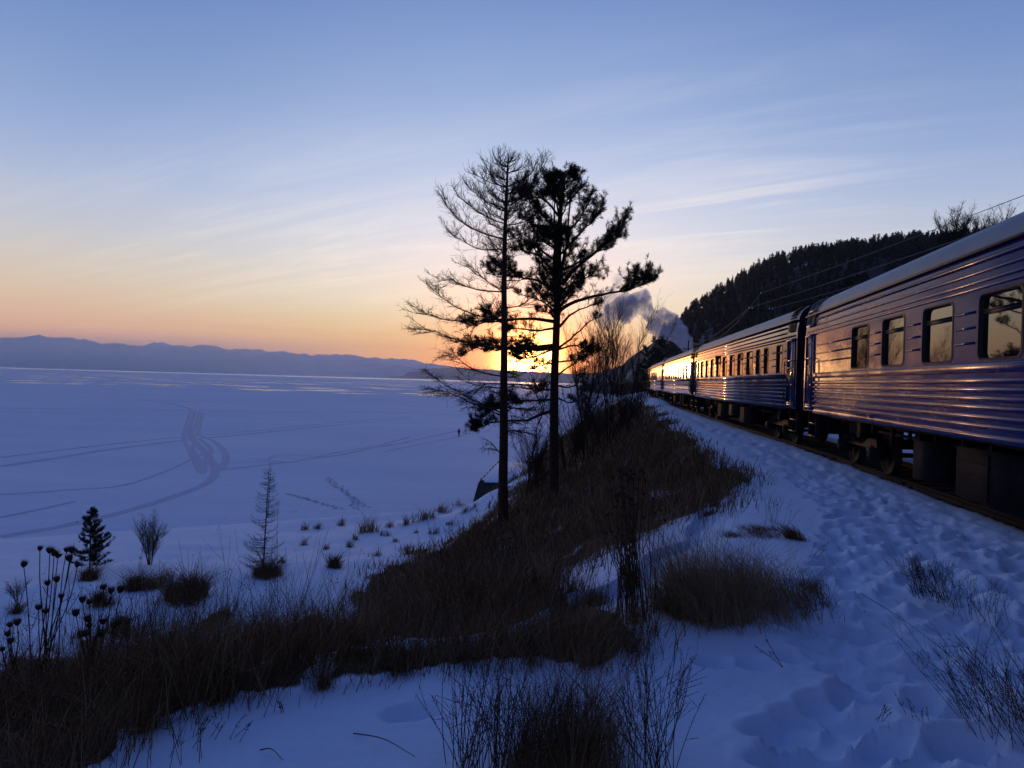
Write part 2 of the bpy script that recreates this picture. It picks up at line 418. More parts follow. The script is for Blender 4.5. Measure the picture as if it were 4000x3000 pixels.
# ------------------------------------------------------------------ geometry helpers
class Geo:
    def __init__(s):
        s.V = []; s.Q = []; s.T = []; s.n = 0

    def add(s, V, Q=None, T=None):
        V = np.asarray(V, float).reshape(-1, 3)
        if Q is not None and len(Q):
            s.Q.append(np.asarray(Q, np.int64) + s.n)
        if T is not None and len(T):
            s.T.append(np.asarray(T, np.int64) + s.n)
        s.V.append(V); s.n += len(V)

    # batch of tubes: C (N, n, 3) centre lines, R (N, n) radii
    def tubes(s, C, R, sides=3):
        C = np.asarray(C, float); R = np.asarray(R, float)
        if C.ndim == 2:
            C = C[None]; R = np.broadcast_to(R, (1, C.shape[1]))
        N, n, _ = C.shape
        if N == 0:
            return
        T = np.gradient(C, axis=1)
        T = T / (np.linalg.norm(T, axis=2, keepdims=True) + 1e-9)
        ref = np.where(np.abs(T[:, :1, 2:3]) > .85, np.array([[[1., .1, 0]]]), np.array([[[0.05, .1, 1.]]]))
        A = np.cross(T, np.broadcast_to(ref, T.shape)); A /= np.linalg.norm(A, axis=2, keepdims=True) + 1e-9
        B = np.cross(T, A)
        th = np.arange(sides) * 2 * PI / sides
        V = C[:, :, None, :] + R[:, :, None, None] * (A[:, :, None, :] * np.cos(th)[None, None, :, None] + B[:, :, None, :] * np.sin(th)[None, None, :, None])
        idx = np.arange(N * n * sides).reshape(N, n, sides)
        a = idx[:, :-1]; b = idx[:, 1:]
        Q = np.stack([a, np.roll(a, -1, 2), np.roll(b, -1, 2), b], -1).reshape(-1, 4)
        s.add(V.reshape(-1, 3), Q)

    def box(s, x0, x1, y0, y1, z0, z1):
        V = [(x, y, z) for x in (x0, x1) for y in (y0, y1) for z in (z0, z1)]
        s.add(V, [(0, 1, 3, 2), (4, 6, 7, 5), (0, 4, 5, 1), (2, 3, 7, 6), (0, 2, 6, 4), (1, 5, 7, 3)])

    def prism(s, prof, y0, y1, caps=True):
        """profile [(x, z)...] swept along y"""
        n = len(prof)
        V = [(x, y0, z) for x, z in prof] + [(x, y1, z) for x, z in prof]
        Q = [(i, (i + 1) % n, n + (i + 1) % n, n + i) for i in range(n)]
        T = []
        if caps:
            for k in range(1, n - 1):
                T += [(0, k + 1, k), (n, n + k, n + k + 1)]
        s.add(V, Q, T)

    def lathe(s, prof, c=(0, 0, 0), axis='z', seg=12):
        V = []; n = len(prof)
        for r, h in prof:
            for k in range(seg):
                a = 2 * PI * k / seg
                if axis == 'z':
                    V.append((c[0] + r * math.cos(a), c[1] + r * math.sin(a), c[2] + h))
                else:
                    V.append((c[0] + h, c[1] + r * math.cos(a), c[2] + r * math.sin(a)))
        Q = [(i * seg + k, i * seg + (k + 1) % seg, (i + 1) * seg + (k + 1) % seg, (i + 1) * seg + k) for i in range(n - 1) for k in range(seg)]
        s.add(V, Q)

    def mesh(s, name, m, origin=(0, 0, 0), smooth=False):
        V = np.concatenate(s.V) - np.asarray(origin, float)
        Q = np.concatenate(s.Q) if s.Q else np.zeros((0, 4), np.int64)
        T = np.concatenate(s.T) if s.T else np.zeros((0, 3), np.int64)
        me = bpy.data.meshes.new(name)
        me.vertices.add(len(V)); me.vertices.foreach_set('co', V.astype(np.float32).ravel())
        nl = Q.size + T.size
        me.loops.add(nl); me.loops.foreach_set('vertex_index', np.concatenate([Q.ravel(), T.ravel()]).astype(np.int32))
        me.polygons.add(len(Q) + len(T))
        st = np.concatenate([np.arange(len(Q)) * 4, Q.size + np.arange(len(T)) * 3]).astype(np.int32)
        me.polygons.foreach_set('loop_start', st)
        if smooth:
            me.polygons.foreach_set('use_smooth', np.ones(len(st), bool))
        me.update(calc_edges=True); me.validate()
        if m is not None:
            me.materials.append(m)
        return me

    def obj(s, name, m, parent=None, origin=(0, 0, 0), smooth=False):
        return link(name, s.mesh(name, m, origin, smooth), parent, (0, 0, 0) if parent is not None else origin)


def link(name, me, parent=None, loc=(0, 0, 0), rot=(0, 0, 0)):
    o = bpy.data.objects.new(name, me); COL.objects.link(o)
    o.location = [float(q) for q in loc]; o.rotation_euler = rot
    if parent is not None:
        o.parent = parent
    return o


def tag(o, label=None, cat=None, group=None, kind=None):
    for k, v in (('label', label), ('category', cat), ('group', group), ('kind', kind)):
        if v:
            o[k] = v
    return o


def empty(name, loc, rz=0.0):
    o = bpy.data.objects.new(name, None); COL.objects.link(o)
    o.location = [float(q) for q in loc]; o.rotation_euler = (0, 0, rz); o.empty_display_size = .3
    return o


def struct(o):
    o['kind'] = 'structure'; return o


def spline(pts, n):
    """Catmull-Rom through pts, n samples"""
    p = np.asarray(pts, float)
    if len(p) == 2:
        return p[0] + (p[1] - p[0]) * np.linspace(0, 1, n)[:, None]
    e = np.vstack([2 * p[0] - p[1], p, 2 * p[-1] - p[-2]])
    seg = np.linspace(0, len(p) - 1 - 1e-6, n); i = seg.astype(int); t = (seg - i)[:, None]
    a, b, c, d = e[i], e[i + 1], e[i + 2], e[i + 3]
    return .5 * (2 * b + (c - a) * t + (2 * a - 5 * b + 4 * c - d) * t ** 2 + (3 * b - a - 3 * c + d) * t ** 3)


def inpoly(u, v, poly):
    c = np.zeros(u.shape, bool); n = len(poly); j = n - 1
    for i in range(n):
        xi, yi = poly[i]; xj, yj = poly[j]
        c ^= ((yi > v) != (yj > v)) & (u < (xj - xi) * (v - yi) / (yj - yi + 1e-12) + xi)
        j = i
    return c


# ------------------------------------------------------------------ where the dry grass grows (bare, unsnowed bank)
BANK = [(-40, 2660), (300, 2490), (600, 2430), (900, 2410), (1130, 2440), (1350, 2330), (1560, 2190), (1750, 2120), (1930, 2020), (2000, 1910),
        (2100, 1790), (2250, 1660), (2420, 1570), (2540, 1590), (2660, 1690), (2790, 1800), (2910, 1890), (2830, 1960), (2640, 2010), (2480, 2080),
        (2330, 2140), (2200, 2205), (2110, 2205), (2120, 2290), (2240, 2360), (2420, 2440), (2505, 2530), (2320, 2620), (2180, 2600), (2100, 2575),
        (1900, 2580), (1700, 2600), (1200, 2690), (900, 2715), (700, 2795), (450, 2865), (440, 2960), (300, 3040), (-40, 3040)]
HOLES = [(2270, 1935, 55, 24), (2340, 1895, 45, 16), (1290, 2540, 75, 40), (1240, 2640, 70, 45), (1350, 2440, 70, 25), (1150, 2490, 60, 30), (560, 2600, 50, 24),
         (420, 2700, 46, 24), (170, 2680, 60, 30)]


def bank_mask(x, y, z):
    u, v, w = proj(np.stack([x, y, z], -1))
    s = sdist(x, y, CREST)
    fb = fbm(x * 1.1, y * 1.1, 3, 31)
    amp = np.clip((2640 - v) / 160, 0, 1) * np.clip((2300 - u) / 300, .35, 1)
    uu = u + (50 + 190 * amp) * fb; vv = v + (35 + 170 * amp) * fbm(x * 1.0, y * 1.0, 3, 44)
    gap = (fbm(x * .9 + 5, y * .9, 3, 71) > .20 - .16 * np.clip((1500 - u) / 700, 0, 1)) & (v < 2640)
    inside = inpoly(uu, vv, BANK) & ~gap
    for hu, hv, ru, rv in HOLES:
        inside &= ((uu - hu) / ru) ** 2 + ((vv - hv + (uu - hu) * .45) / rv) ** 2 > 1
    vis = (w > .6) & (u > -40) & (u < 4040) & (v < 3040)
    out = (s < -0.5) & (s > -13) & (fb > -.2)
    return np.where(vis, inside, out) & (s < 0.9)


# ------------------------------------------------------------------ ground sheet (polar grid, dense near the camera)
def footprints():
    out = []
    r = np.random.default_rng(5)
    # deep trodden trail beside the camera
    for (u, v) in [(3080, 2850), (3140, 2790), (3230, 2740), (3330, 2690), (3300, 2590), (3420, 2545), (3360, 2460), (3330, 2395), (3240, 2330), (3180, 2290), (3540, 2490), (3650, 2535),
                   (3720, 2610), (3770, 2690), (3850, 2600), (3500, 2640), (3600, 2740), (3150, 2930), (3450, 2900), (3260, 2860), (3700, 2780), (3330, 2800), (3420, 2720),
                   (3290, 2500), (3400, 2610), (3560, 2590), (3450, 2450), (3550, 2400), (3060, 2980), (3300, 2960), (3600, 2960), (3760, 2900), (3900, 2980), (3850, 2470), (3680, 2430)]:
        p = G(u, v); out.append((p[0], p[1], r.uniform(.16, .26), r.uniform(.085, .12), r.uniform(-.5, 1.0), r.uniform(.07, .13)))
    for (u, v) in [(2790, 2592), (2960, 2596), (3095, 2568)]:
        p = G(u, v); out.append((p[0], p[1], .135, .10, 0.05, .06))
    p = G(1615, 2788); out.append((p[0], p[1], .15, .085, .25, .06))
    # trampled strip along the track
    n = 0
    while n < 900:
        y = math.exp(r.uniform(math.log(4.5), math.log(60)))
        x = r.uniform(0, 12)
        s = float(sdist(np.array([x]), np.array([y]), CREST)[0]); tr = float(sdist(np.array([x]), np.array([y]), TRACK)[0])
        if s < .9 or tr > -1.9:
            continue
        if y < 7 and x < 2.2:
            continue
        k = 1 if y < 15 else 1.3
        out.append((x, y, k * r.uniform(.12, .26), k * r.uniform(.08, .13), r.uniform(-1.6, 1.6), r.uniform(.03, .075)))
        n += 1
    return out


def build_ground():
    thf = np.radians(np.arange(-58, 58.01, .17)); thb = np.radians(np.arange(62, 299, 4.0))
    th = np.concatenate([thf, thb])
    r = [0.7]
    while r[-1] < 16: r.append(r[-1] * 1.0085)
    while r[-1] < 70: r.append(r[-1] * 1.016)
    while r[-1] < 560: r.append(r[-1] * 1.035)
    r = np.array(r)
    R, TH = np.meshgrid(r, th, indexing='ij')
    X = R * np.sin(TH); Y = R * np.cos(TH)
    Z = ground(X, Y)
    s = sdist(X, Y, CREST); tr = sdist(X, Y, TRACK)
    lit = bank_mask(X, Y, Z).astype(float)
    for _ in range(3):
        lit[1:-1] = (lit[:-2] + lit[1:-1] * 2 + lit[2:]) / 4
        lit = (np.roll(lit, 1, 1) + lit * 2 + np.roll(lit, -1, 1)) / 4
    top = np.clip(s / .6, 0, 1) * (tr < -1.3)
    Z = Z + 0.035 * fbm(X * 3.1, Y * 3.1, 4, 77) * np.where(R < 45, 1, 0) * (0.5 + top * .5)
    tramp = (.35 + 1.9 * np.clip(fbm(X * .55, Y * .55, 2, 95) + .25, 0, .8)) * top * np.clip((s - 1.2) / 1.5, 0, 1) * (Y > 5)
    Z = Z + tramp * (0.12 * fbm(X * 2.2, Y * 2.2, 3, 90) + 0.10 * fbm(X * 5, Y * 5, 3, 91)) * np.where(R < 60, 1, .3)
    # dense tussocks lift the bank a little
    Z = Z + lit * .12 * (fbm(X * 2.6, Y * 2.6, 2, 61) + .3)
    D0 = np.zeros_like(Z); D1 = np.zeros_like(Z)
    for fx, fy, a, b, ang, dep in footprints():
        rr = math.hypot(fx, fy); i0, i1 = np.searchsorted(r, [rr - .8, rr + .8])
        sl_ = slice(max(i0, 0), i1)
        dx = X[sl_] - fx; dy = Y[sl_] - fy
        c, sn = math.cos(ang), math.sin(ang)
        q = np.sqrt(((dx * c + dy * sn) / a) ** 2 + ((-dx * sn + dy * c) / b) ** 2) * (1 + .4 * fbm(X[sl_] * 6, Y[sl_] * 6, 2, 7))
        dep = dep * 1.35
        D0[sl_] = np.minimum(D0[sl_], -dep * np.exp(-(q / .98) ** 5)); D1[sl_] = np.maximum(D1[sl_], dep * .12 * np.exp(-((q - 1.4) / .3) ** 2))
    Z = Z + D0 + D1 * (D0 > -.02)
    n, m_ = R.shape
    idx = np.arange(n * m_).reshape(n, m_)
    a, b = idx[:-1], idx[1:]
    Q = np.stack([a, np.roll(a, -1, 1), np.roll(b, -1, 1), b], -1)[:, :, ::-1].reshape(-1, 4)
    g = Geo(); V = np.stack([X, Y, Z], -1).reshape(-1, 3)
    g.add(V, Q)
    cz = float(Z[0].mean()); g.add([(0, 0, cz)])
    g.T.append(np.array([(idx[0, k], idx[0, (k + 1) % m_], n * m_) for k in range(m_)]))
    o = g.obj('snowy_ground', MT['snow'], smooth=True)
    at = o.data.attributes.new('litter', 'FLOAT', 'POINT')
    val = np.concatenate([lit.reshape(-1).astype(np.float32), [0]])
    at.data.foreach_set('value', val.astype(np.float32))
    struct(o)


build_ground()


# ------------------------------------------------------------------ lake
def sheet(name, x0, x1, y0, y1, z, m):
    g = Geo(); nx, ny = 12, 12
    xs = np.linspace(x0, x1, nx); ys = np.linspace(y0, y1, ny)
    X, Y = np.meshgrid(xs, ys, indexing='ij'); idx = np.arange(nx * ny).reshape(nx, ny)
    g.add(np.stack([X, Y, np.full_like(X, z)], -1).reshape(-1, 3), np.stack([idx[:-1, :-1], idx[1:, :-1], idx[1:, 1:], idx[:-1, 1:]], -1).reshape(-1, 4))
    return struct(g.obj(name, m))


sheet('frozen_lake', -11000, 11000, -600, 11500, LAKE_Z, MT['lake'])


def ribbon(name, pts, width, m, dz=0.006, n=40, jit=.06, px=True):
    C = spline([LK(*p)[:2] if px else p for p in pts], n)
    t = unit(np.gradient(C, axis=0)); nr = np.stack([-t[:, 1], t[:, 0]], -1)
    w = width * (.5 + jit * RNG.normal(size=(n, 1)))
    g = Geo(); V = np.concatenate([np.c_[C + nr * w, np.full(n, LAKE_Z + dz)], np.c_[C - nr * w, np.full(n, LAKE_Z + dz)]])
    g.add(V, [(i, i + 1, n + i + 1, n + i) for i in range(n - 1)])
    return struct(g.obj(name, m))


def c8(*p):   # coordinates read in a 1.3825x enlargement of the lake
    return [(x / 1.3825, 1200 + y / 1.3825) for x, y in p]


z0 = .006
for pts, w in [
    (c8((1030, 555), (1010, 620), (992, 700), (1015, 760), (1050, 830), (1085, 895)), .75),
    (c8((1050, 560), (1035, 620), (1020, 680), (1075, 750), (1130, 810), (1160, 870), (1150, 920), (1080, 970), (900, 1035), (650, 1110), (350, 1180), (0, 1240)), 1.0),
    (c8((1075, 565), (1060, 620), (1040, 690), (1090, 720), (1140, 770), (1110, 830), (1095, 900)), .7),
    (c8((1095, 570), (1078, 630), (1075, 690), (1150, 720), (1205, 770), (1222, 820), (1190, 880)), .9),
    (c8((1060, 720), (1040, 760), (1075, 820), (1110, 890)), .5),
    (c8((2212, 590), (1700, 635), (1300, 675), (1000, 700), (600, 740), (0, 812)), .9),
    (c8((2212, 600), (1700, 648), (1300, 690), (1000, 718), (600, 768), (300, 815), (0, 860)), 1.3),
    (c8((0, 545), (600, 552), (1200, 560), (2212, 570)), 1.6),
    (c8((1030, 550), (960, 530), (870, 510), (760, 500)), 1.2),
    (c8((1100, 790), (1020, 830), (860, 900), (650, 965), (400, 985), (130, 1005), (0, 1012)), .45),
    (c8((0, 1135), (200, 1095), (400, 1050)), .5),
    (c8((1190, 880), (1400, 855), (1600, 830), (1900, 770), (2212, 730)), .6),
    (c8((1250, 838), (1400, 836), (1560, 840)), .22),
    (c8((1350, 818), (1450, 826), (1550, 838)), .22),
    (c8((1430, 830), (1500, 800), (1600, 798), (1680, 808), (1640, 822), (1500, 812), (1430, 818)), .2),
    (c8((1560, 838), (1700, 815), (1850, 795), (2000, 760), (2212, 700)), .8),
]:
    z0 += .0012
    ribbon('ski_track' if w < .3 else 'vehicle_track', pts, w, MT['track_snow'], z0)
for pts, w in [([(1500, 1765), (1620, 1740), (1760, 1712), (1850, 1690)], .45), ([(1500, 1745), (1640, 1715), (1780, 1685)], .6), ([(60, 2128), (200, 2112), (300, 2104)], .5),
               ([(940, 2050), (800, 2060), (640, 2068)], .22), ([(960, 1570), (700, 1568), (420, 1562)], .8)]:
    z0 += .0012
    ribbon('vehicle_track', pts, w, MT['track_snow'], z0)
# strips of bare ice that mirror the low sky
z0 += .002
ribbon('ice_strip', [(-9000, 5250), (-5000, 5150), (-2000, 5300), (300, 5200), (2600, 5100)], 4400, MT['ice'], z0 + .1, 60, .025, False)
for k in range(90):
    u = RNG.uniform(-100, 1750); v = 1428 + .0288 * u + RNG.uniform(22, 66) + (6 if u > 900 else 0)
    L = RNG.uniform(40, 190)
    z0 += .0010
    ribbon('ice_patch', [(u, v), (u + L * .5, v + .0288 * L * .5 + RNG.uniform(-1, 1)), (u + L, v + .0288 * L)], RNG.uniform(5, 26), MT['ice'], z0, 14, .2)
# prints across the snow on the ice
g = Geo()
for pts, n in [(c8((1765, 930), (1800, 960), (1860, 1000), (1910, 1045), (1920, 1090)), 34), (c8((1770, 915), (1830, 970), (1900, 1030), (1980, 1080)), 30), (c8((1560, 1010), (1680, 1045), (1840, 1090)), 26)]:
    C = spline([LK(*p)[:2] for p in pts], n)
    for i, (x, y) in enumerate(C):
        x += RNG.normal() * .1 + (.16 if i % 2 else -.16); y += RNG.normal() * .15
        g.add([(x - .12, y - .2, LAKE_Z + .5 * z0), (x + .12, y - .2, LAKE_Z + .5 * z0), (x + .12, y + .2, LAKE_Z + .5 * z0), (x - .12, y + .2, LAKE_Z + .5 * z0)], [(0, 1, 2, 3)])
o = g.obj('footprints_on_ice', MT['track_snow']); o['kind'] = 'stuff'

# ------------------------------------------------------------------ far mountains and hills
def fractal_range(name, crest, dist, depth, m, seed, rough=.16, foot=0.0, nx=420, spread=1.0):
    us = np.array([c[0] for c in crest], float); vs = np.array([c[1] for c in crest], float)
    U = np.linspace(us[0], us[-1], nx); Vv = np.interp(U, us, vs)
    hor = 1486 + .0288 * (U - 2000)
    H = (hor - Vv) / F * dist + EYE[2]
    H = H * (1 + .16 * (np.abs(fbm(U * .018, U * 0 + seed, 4, seed)) * -2 + .35) + .05 * fbm(U * .08, U * 0, 2, seed + 1))
    X0 = (U - 2000) / F * dist
    ny = 41; tt = np.linspace(-1, 1, ny)
    g = Geo()
    X = np.repeat(X0[:, None], ny, 1); Y = dist + tt[None, :] * depth * np.ones((nx, 1))
    prof = np.clip(1 - np.abs(tt), 0, 1) ** .85
    sc = 3.2 / depth
    rid = np.abs(fbm(X * sc * 1.0, Y * sc, 5, seed)) * -2 + .5
    fall = (1 - prof)[None, :]
    Z = LAKE_Z - 1 + (H[:, None] - LAKE_Z + 1) * np.clip(prof[None, :] + fall * prof[None, :] * rid * .9, 0, 1.0)
    Z = Z + (fbm(X * sc * 6, Y * sc * 6, 4, seed + 3)) * rough * H[:, None] * .35 * (prof[None, :] > .02)
    idx = np.arange(nx * ny).reshape(nx, ny)
    g.add(np.stack([X, Y, Z], -1).reshape(-1, 3), np.stack([idx[:-1, :-1], idx[1:, :-1], idx[1:, 1:], idx[:-1, 1:]], -1).reshape(-1, 4))
    return struct(g.obj(name, m, smooth=True))


def mountain_mat():
    m = bpy.data.materials.new('snowy_forested_mountain'); m.use_nodes = True
    t = NT(m.node_tree); b = t.n['Principled BSDF']; b.inputs['Roughness'].default_value = .9; b.inputs['Specular IOR Level'].default_value = .1
    co = t.node('ShaderNodeTexCoord').outputs['Object']
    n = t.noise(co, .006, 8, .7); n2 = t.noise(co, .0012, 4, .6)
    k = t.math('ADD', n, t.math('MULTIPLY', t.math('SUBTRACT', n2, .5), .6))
    t.l.new(t.ramp(k, [(.36, (.50, .53, .60)), (.70, (.78, .82, .90))]), b.inputs['Base Color'])  # both tones lightened, part of the haze is in the colour
    return m


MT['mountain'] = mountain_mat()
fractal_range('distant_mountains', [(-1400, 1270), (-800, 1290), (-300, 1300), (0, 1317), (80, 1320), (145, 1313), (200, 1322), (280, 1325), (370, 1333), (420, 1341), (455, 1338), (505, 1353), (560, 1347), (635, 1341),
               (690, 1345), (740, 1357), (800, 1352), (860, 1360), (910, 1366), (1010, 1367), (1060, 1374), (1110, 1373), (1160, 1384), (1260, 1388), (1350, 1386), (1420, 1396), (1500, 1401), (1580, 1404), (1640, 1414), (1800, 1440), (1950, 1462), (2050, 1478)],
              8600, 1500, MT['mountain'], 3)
MT['farhill'] = mat('hazy_forested_hills', (.22, .22, .26), .9, .4, .004, spec=.1)  # base colour lightened to look hazier
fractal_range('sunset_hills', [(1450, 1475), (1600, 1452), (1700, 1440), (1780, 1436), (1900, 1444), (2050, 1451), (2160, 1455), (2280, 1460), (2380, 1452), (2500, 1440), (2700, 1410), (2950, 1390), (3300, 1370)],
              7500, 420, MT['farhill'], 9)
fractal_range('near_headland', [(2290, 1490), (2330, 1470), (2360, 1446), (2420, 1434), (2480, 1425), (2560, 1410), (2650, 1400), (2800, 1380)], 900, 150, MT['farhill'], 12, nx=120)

# forested hill behind the train
HILL = [(2500, 1470), (2560, 1330), (2600, 1285), (2640, 1262), (2700, 1200), (2760, 1163), (2820, 1120), (2900, 1075), (2960, 1035), (3050, 1015), (3200, 998), (3300, 982), (3450, 968), (3650, 955), (3800, 942), (4000, 920), (4300, 900), (4800, 880), (5600, 900)]
HD = 560.0


def hill_z(x, y):
    u = 2000 + x / HD * F
    v = np.interp(u, [h[0] for h in HILL], [h[1] for h in HILL]) + 22
    H = (1486 + .0288 * (u - 2000) - v) / F * HD + EYE[2]
    t = np.clip((y - 250) / (HD - 250), 0, 1); b = np.clip((900 - y) / (900 - HD), 0, 1)
    prof = np.where(y < HD, np.sin(t * PI / 2) ** .8, b ** .5)
    return -3 + (H + 3) * prof + 6 * fbm(x * .02, y * .02, 4, 14) * np.clip(prof * 4, 0, 1) * (prof < .97)


xs = np.linspace(100, 760, 150); ys = np.linspace(245, 900, 120)
X, Y = np.meshgrid(xs, ys, indexing='ij'); idx = np.arange(X.size).reshape(X.shape)
g = Geo(); g.add(np.stack([X, Y, hill_z(X, Y)], -1).reshape(-1, 3), np.stack([idx[:-1, :-1], idx[1:, :-1], idx[1:, 1:], idx[:-1, 1:]], -1).reshape(-1, 4))
mh = bpy.data.materials.new('hill_soil_and_snow'); mh.use_nodes = True
t = NT(mh.node_tree); b = t.n['Principled BSDF']; b.inputs['Roughness'].default_value = .9
co = t.node('ShaderNodeTexCoord').outputs['Object']
t.l.new(t.ramp(t.noise(co, .035, 6, .65), [(.60, (.022, .021, .024)), (.68, (.42, .47, .58))]), b.inputs['Base Color'])
struct(g.obj('forested_hill', mh, smooth=True))


def conifer_proto(seed, pine=False):
    """needle tree of unit height made of drooping boughs"""
    r = np.random.default_rng(seed); g = Geo()
    g.tubes(np.array([(0, 0, 0), (0, 0, .5), (0, 0, 1.0)]), np.array([.016, .01, .002]), 4)
    lo = .32 if pine else .14
    T = []; V = []
    for k in range(34):
        z = lo + (1 - lo) * (k / 34) ** .95; L = (.20 if pine else .19) * (1 - z * .93) ** .75 * r.uniform(.6, 1.25) + .012
        if pine: L = .17 * math.sin(min(1, (1 - z) / .55) * PI * .5) * r.uniform(.5, 1.2) + .02
        for j in range(2):
            a = r.uniform(0, 2 * PI); w = L * r.uniform(.28, .5)
            tip = np.array([math.cos(a) * L, math.sin(a) * L, z - L * r.uniform(.0, .35)]); sd = np.array([-math.sin(a), math.cos(a), 0]) * w
            mid = np.array([math.cos(a), math.sin(a), 0]) * L * .5 + np.array([0, 0, z - .01])
            n = len(V); V += [np.array([0, 0, z + .02]), mid + sd - np.array([0, 0, .03]), tip, mid - sd - np.array([0, 0, .03])]
            T += [(n, n + 1, n + 2), (n, n + 2, n + 3)]
    g.add(np.array(V), None, T)
    return np.concatenate(g.V), (np.concatenate(g.Q) if g.Q else None), np.concatenate(g.T), g


PROTO = [conifer_proto(k, k % 2 == 1) for k in range(6)]
PMESH = [p[3].mesh('hill_conifer', MT['conifer']) for p in PROTO]
# trees one can tell apart along the skyline
for k in range(150):
    u = 2575 + (k + RNG.uniform(.1, .9)) / 150 * 1170
    y = HD + RNG.uniform(-14, 10); x = (u - 2000) / F * y
    hgt = RNG.uniform(6.5, 11.5) * (1.15 if u < 2950 else .85)
    o = link('hill_conifer', PMESH[k % 6], None, (x, y, float(hill_z(np.array([x]), np.array([y]))[0]) - .4), (0, 0, RNG.uniform(0, 6)))
    ws = RNG.uniform(.8, 1.4); o.scale = (hgt * ws, hgt * ws, hgt)
    tag(o, 'small dark conifer standing on the skyline of the wooded hill', 'tree', 'conifers along the hill skyline')
# the rest of the wood reads as one mass
gw = Geo(); cnt = 0
while cnt < 4200:
    u = RNG.uniform(2540, 4100); y = RNG.uniform(270, HD + 30); x = (u - 2000) / F * y
    z = float(hill_z(np.array([x]), np.array([y]))[0])
    if fbm(np.array([x * .03]), np.array([y * .03]), 3, 51)[0] > .27: continue
    V, Q, T, _ = PROTO[RNG.integers(0, 6)]
    hgt = RNG.uniform(4, 12.5); w = hgt * RNG.uniform(.9, 1.6); a = RNG.uniform(0, 6.28); c, s_ = math.cos(a), math.sin(a)
    VV = np.c_[(V[:, 0] * c - V[:, 1] * s_) * w + x, (V[:, 0] * s_ + V[:, 1] * c) * w + y, V[:, 2] * hgt + z - .4]
    gw.add(VV, None, T); cnt += 1
o = gw.obj('hillside_wood', MT['conifer']); o['kind'] = 'stuff'

# ------------------------------------------------------------------ railway track
def offset_line(off, n=260, y0=-30, y1=150):
    C = spline([(*p, 0) for p in TRACK], 900)[:, :2]
    C = C[(C[:, 1] > y0) & (C[:, 1] < y1)]
    t = unit(np.gradient(C, axis=0)); nr = np.stack([t[:, 1], -t[:, 0]], -1)
    return C + nr * off, t


bal = Geo()
L0, _ = offset_line(0); prof = [(-1.08, -.30), (-.98, -.165), (1.30, -.145), (2.6, -.30)]
rows = [np.c_[offset_line(px)[0], np.full(len(L0), pz)] for px, pz in prof]
n = len(L0)
bal.add(np.concatenate(rows), [(k * n + i, k * n + i + 1, (k + 1) * n + i + 1, (k + 1) * n + i) for k in range(3) for i in range(n - 1)])
o = bal.obj('ballast_bed', MT['ballast']); struct(o)
# loose stones and snow lumps along the edge of the ballast
st = Geo()
E, _ = offset_line(-1.0)
for k in range(900):
    i = RNG.integers(0, len(E)); 
    if E[i, 1] < 3 or E[i, 1] > 60: continue
    p = E[i] + RNG.normal(size=2) * (.14, .06) * (1, 4); r_ = RNG.uniform(.02, .055)
    c = np.array([p[0] + RNG.uniform(-.10, .15), p[1], -.10 + r_ * .3])
    V = c + np.array([(1, 0, 0), (-1, 0, 0), (0, 1, 0), (0, -1, 0), (0, 0, .8), (0, 0, -.8)]) * r_ * RNG.uniform(.6, 1.3, (6, 1))
    st.add(V, None, [(0, 2, 4), (2, 1, 4), (1, 3, 4), (3, 0, 4), (2, 0, 5), (1, 2, 5), (3, 1, 5), (0, 3, 5)])
o = st.obj('ballast_stones', MT['ballast']); o['kind'] = 'stuff'
root = empty('railway_track', (L0[60][0], L0[60][1], -.16))
tag(root, 'single railway track curving away under the blue train', 'railway track')
ro = (L0[60][0], L0[60][1], -.16)
for off in (-.76, .76):
    C, _ = offset_line(off); g = Geo(); n = len(C)
    prof = [(-.075, -.16), (-.075, -.13), (-.012, -.11), (-.012, -.045), (-.037, -.03), (-.037, 0), (.037, 0), (.037, -.03), (.012, -.045), (.012, -.11), (.075, -.13), (.075, -.16)]
    rows = [np.c_[offset_line(off + px)[0], np.full(n, pz)] for px, pz in prof]
    m_ = len(prof)
    g.add(np.concatenate(rows), [(k * n + i, k * n + i + 1, ((k + 1) % m_) * n + i + 1, ((k + 1) % m_) * n + i) for k in range(m_) for i in range(n - 1)])
    g.obj('rail', MT['railtop'], root, ro)
sg = Geo(); sg.box(-1.3, 1.3, -.12, .12, -.09, .09); sme = sg.mesh('sleeper', MT['wood'])
C, T_ = offset_line(0)
acc = 0.0; last = C[0]
for i in range(1, len(C)):
    acc += np.linalg.norm(C[i] - last); last = C[i]
    if acc > .6 and 3 < C[i][1] < 75:
        acc = 0
        link('sleeper', sme, root, (C[i][0] - ro[0], C[i][1] - ro[1], -.21 + .16), (0, 0, -math.atan2(T_[i][0], T_[i][1])))


# ------------------------------------------------------------------ carriages
def rrect(y0, y1, z0_, z1, r, k=5):
    """rounded rectangle loop in (y, z), counter clockwise, k+1 points per corner"""
    out = []
    for cy, cz, a0 in ((y1 - r, z0_ + r, -PI / 2), (y1 - r, z1 - r, 0), (y0 + r, z1 - r, PI / 2), (y0 + r, z0_ + r, PI)):
        for i in range(k + 1):
            a = a0 + PI / 2 * i / k
            out.append((cy + r * math.cos(a), cz + r * math.sin(a)))
    return out


def half_rib(y0, y1, z, r=.030, d=.024, m=None, x=-HALF):
    g = Geo(); k = 7
    prof = [(x + .004 - d * math.sin(PI * i / k), z - r * math.cos(PI * i / k)) for i in range(k + 1)]
    g.prism(prof, y0, y1)
    return g


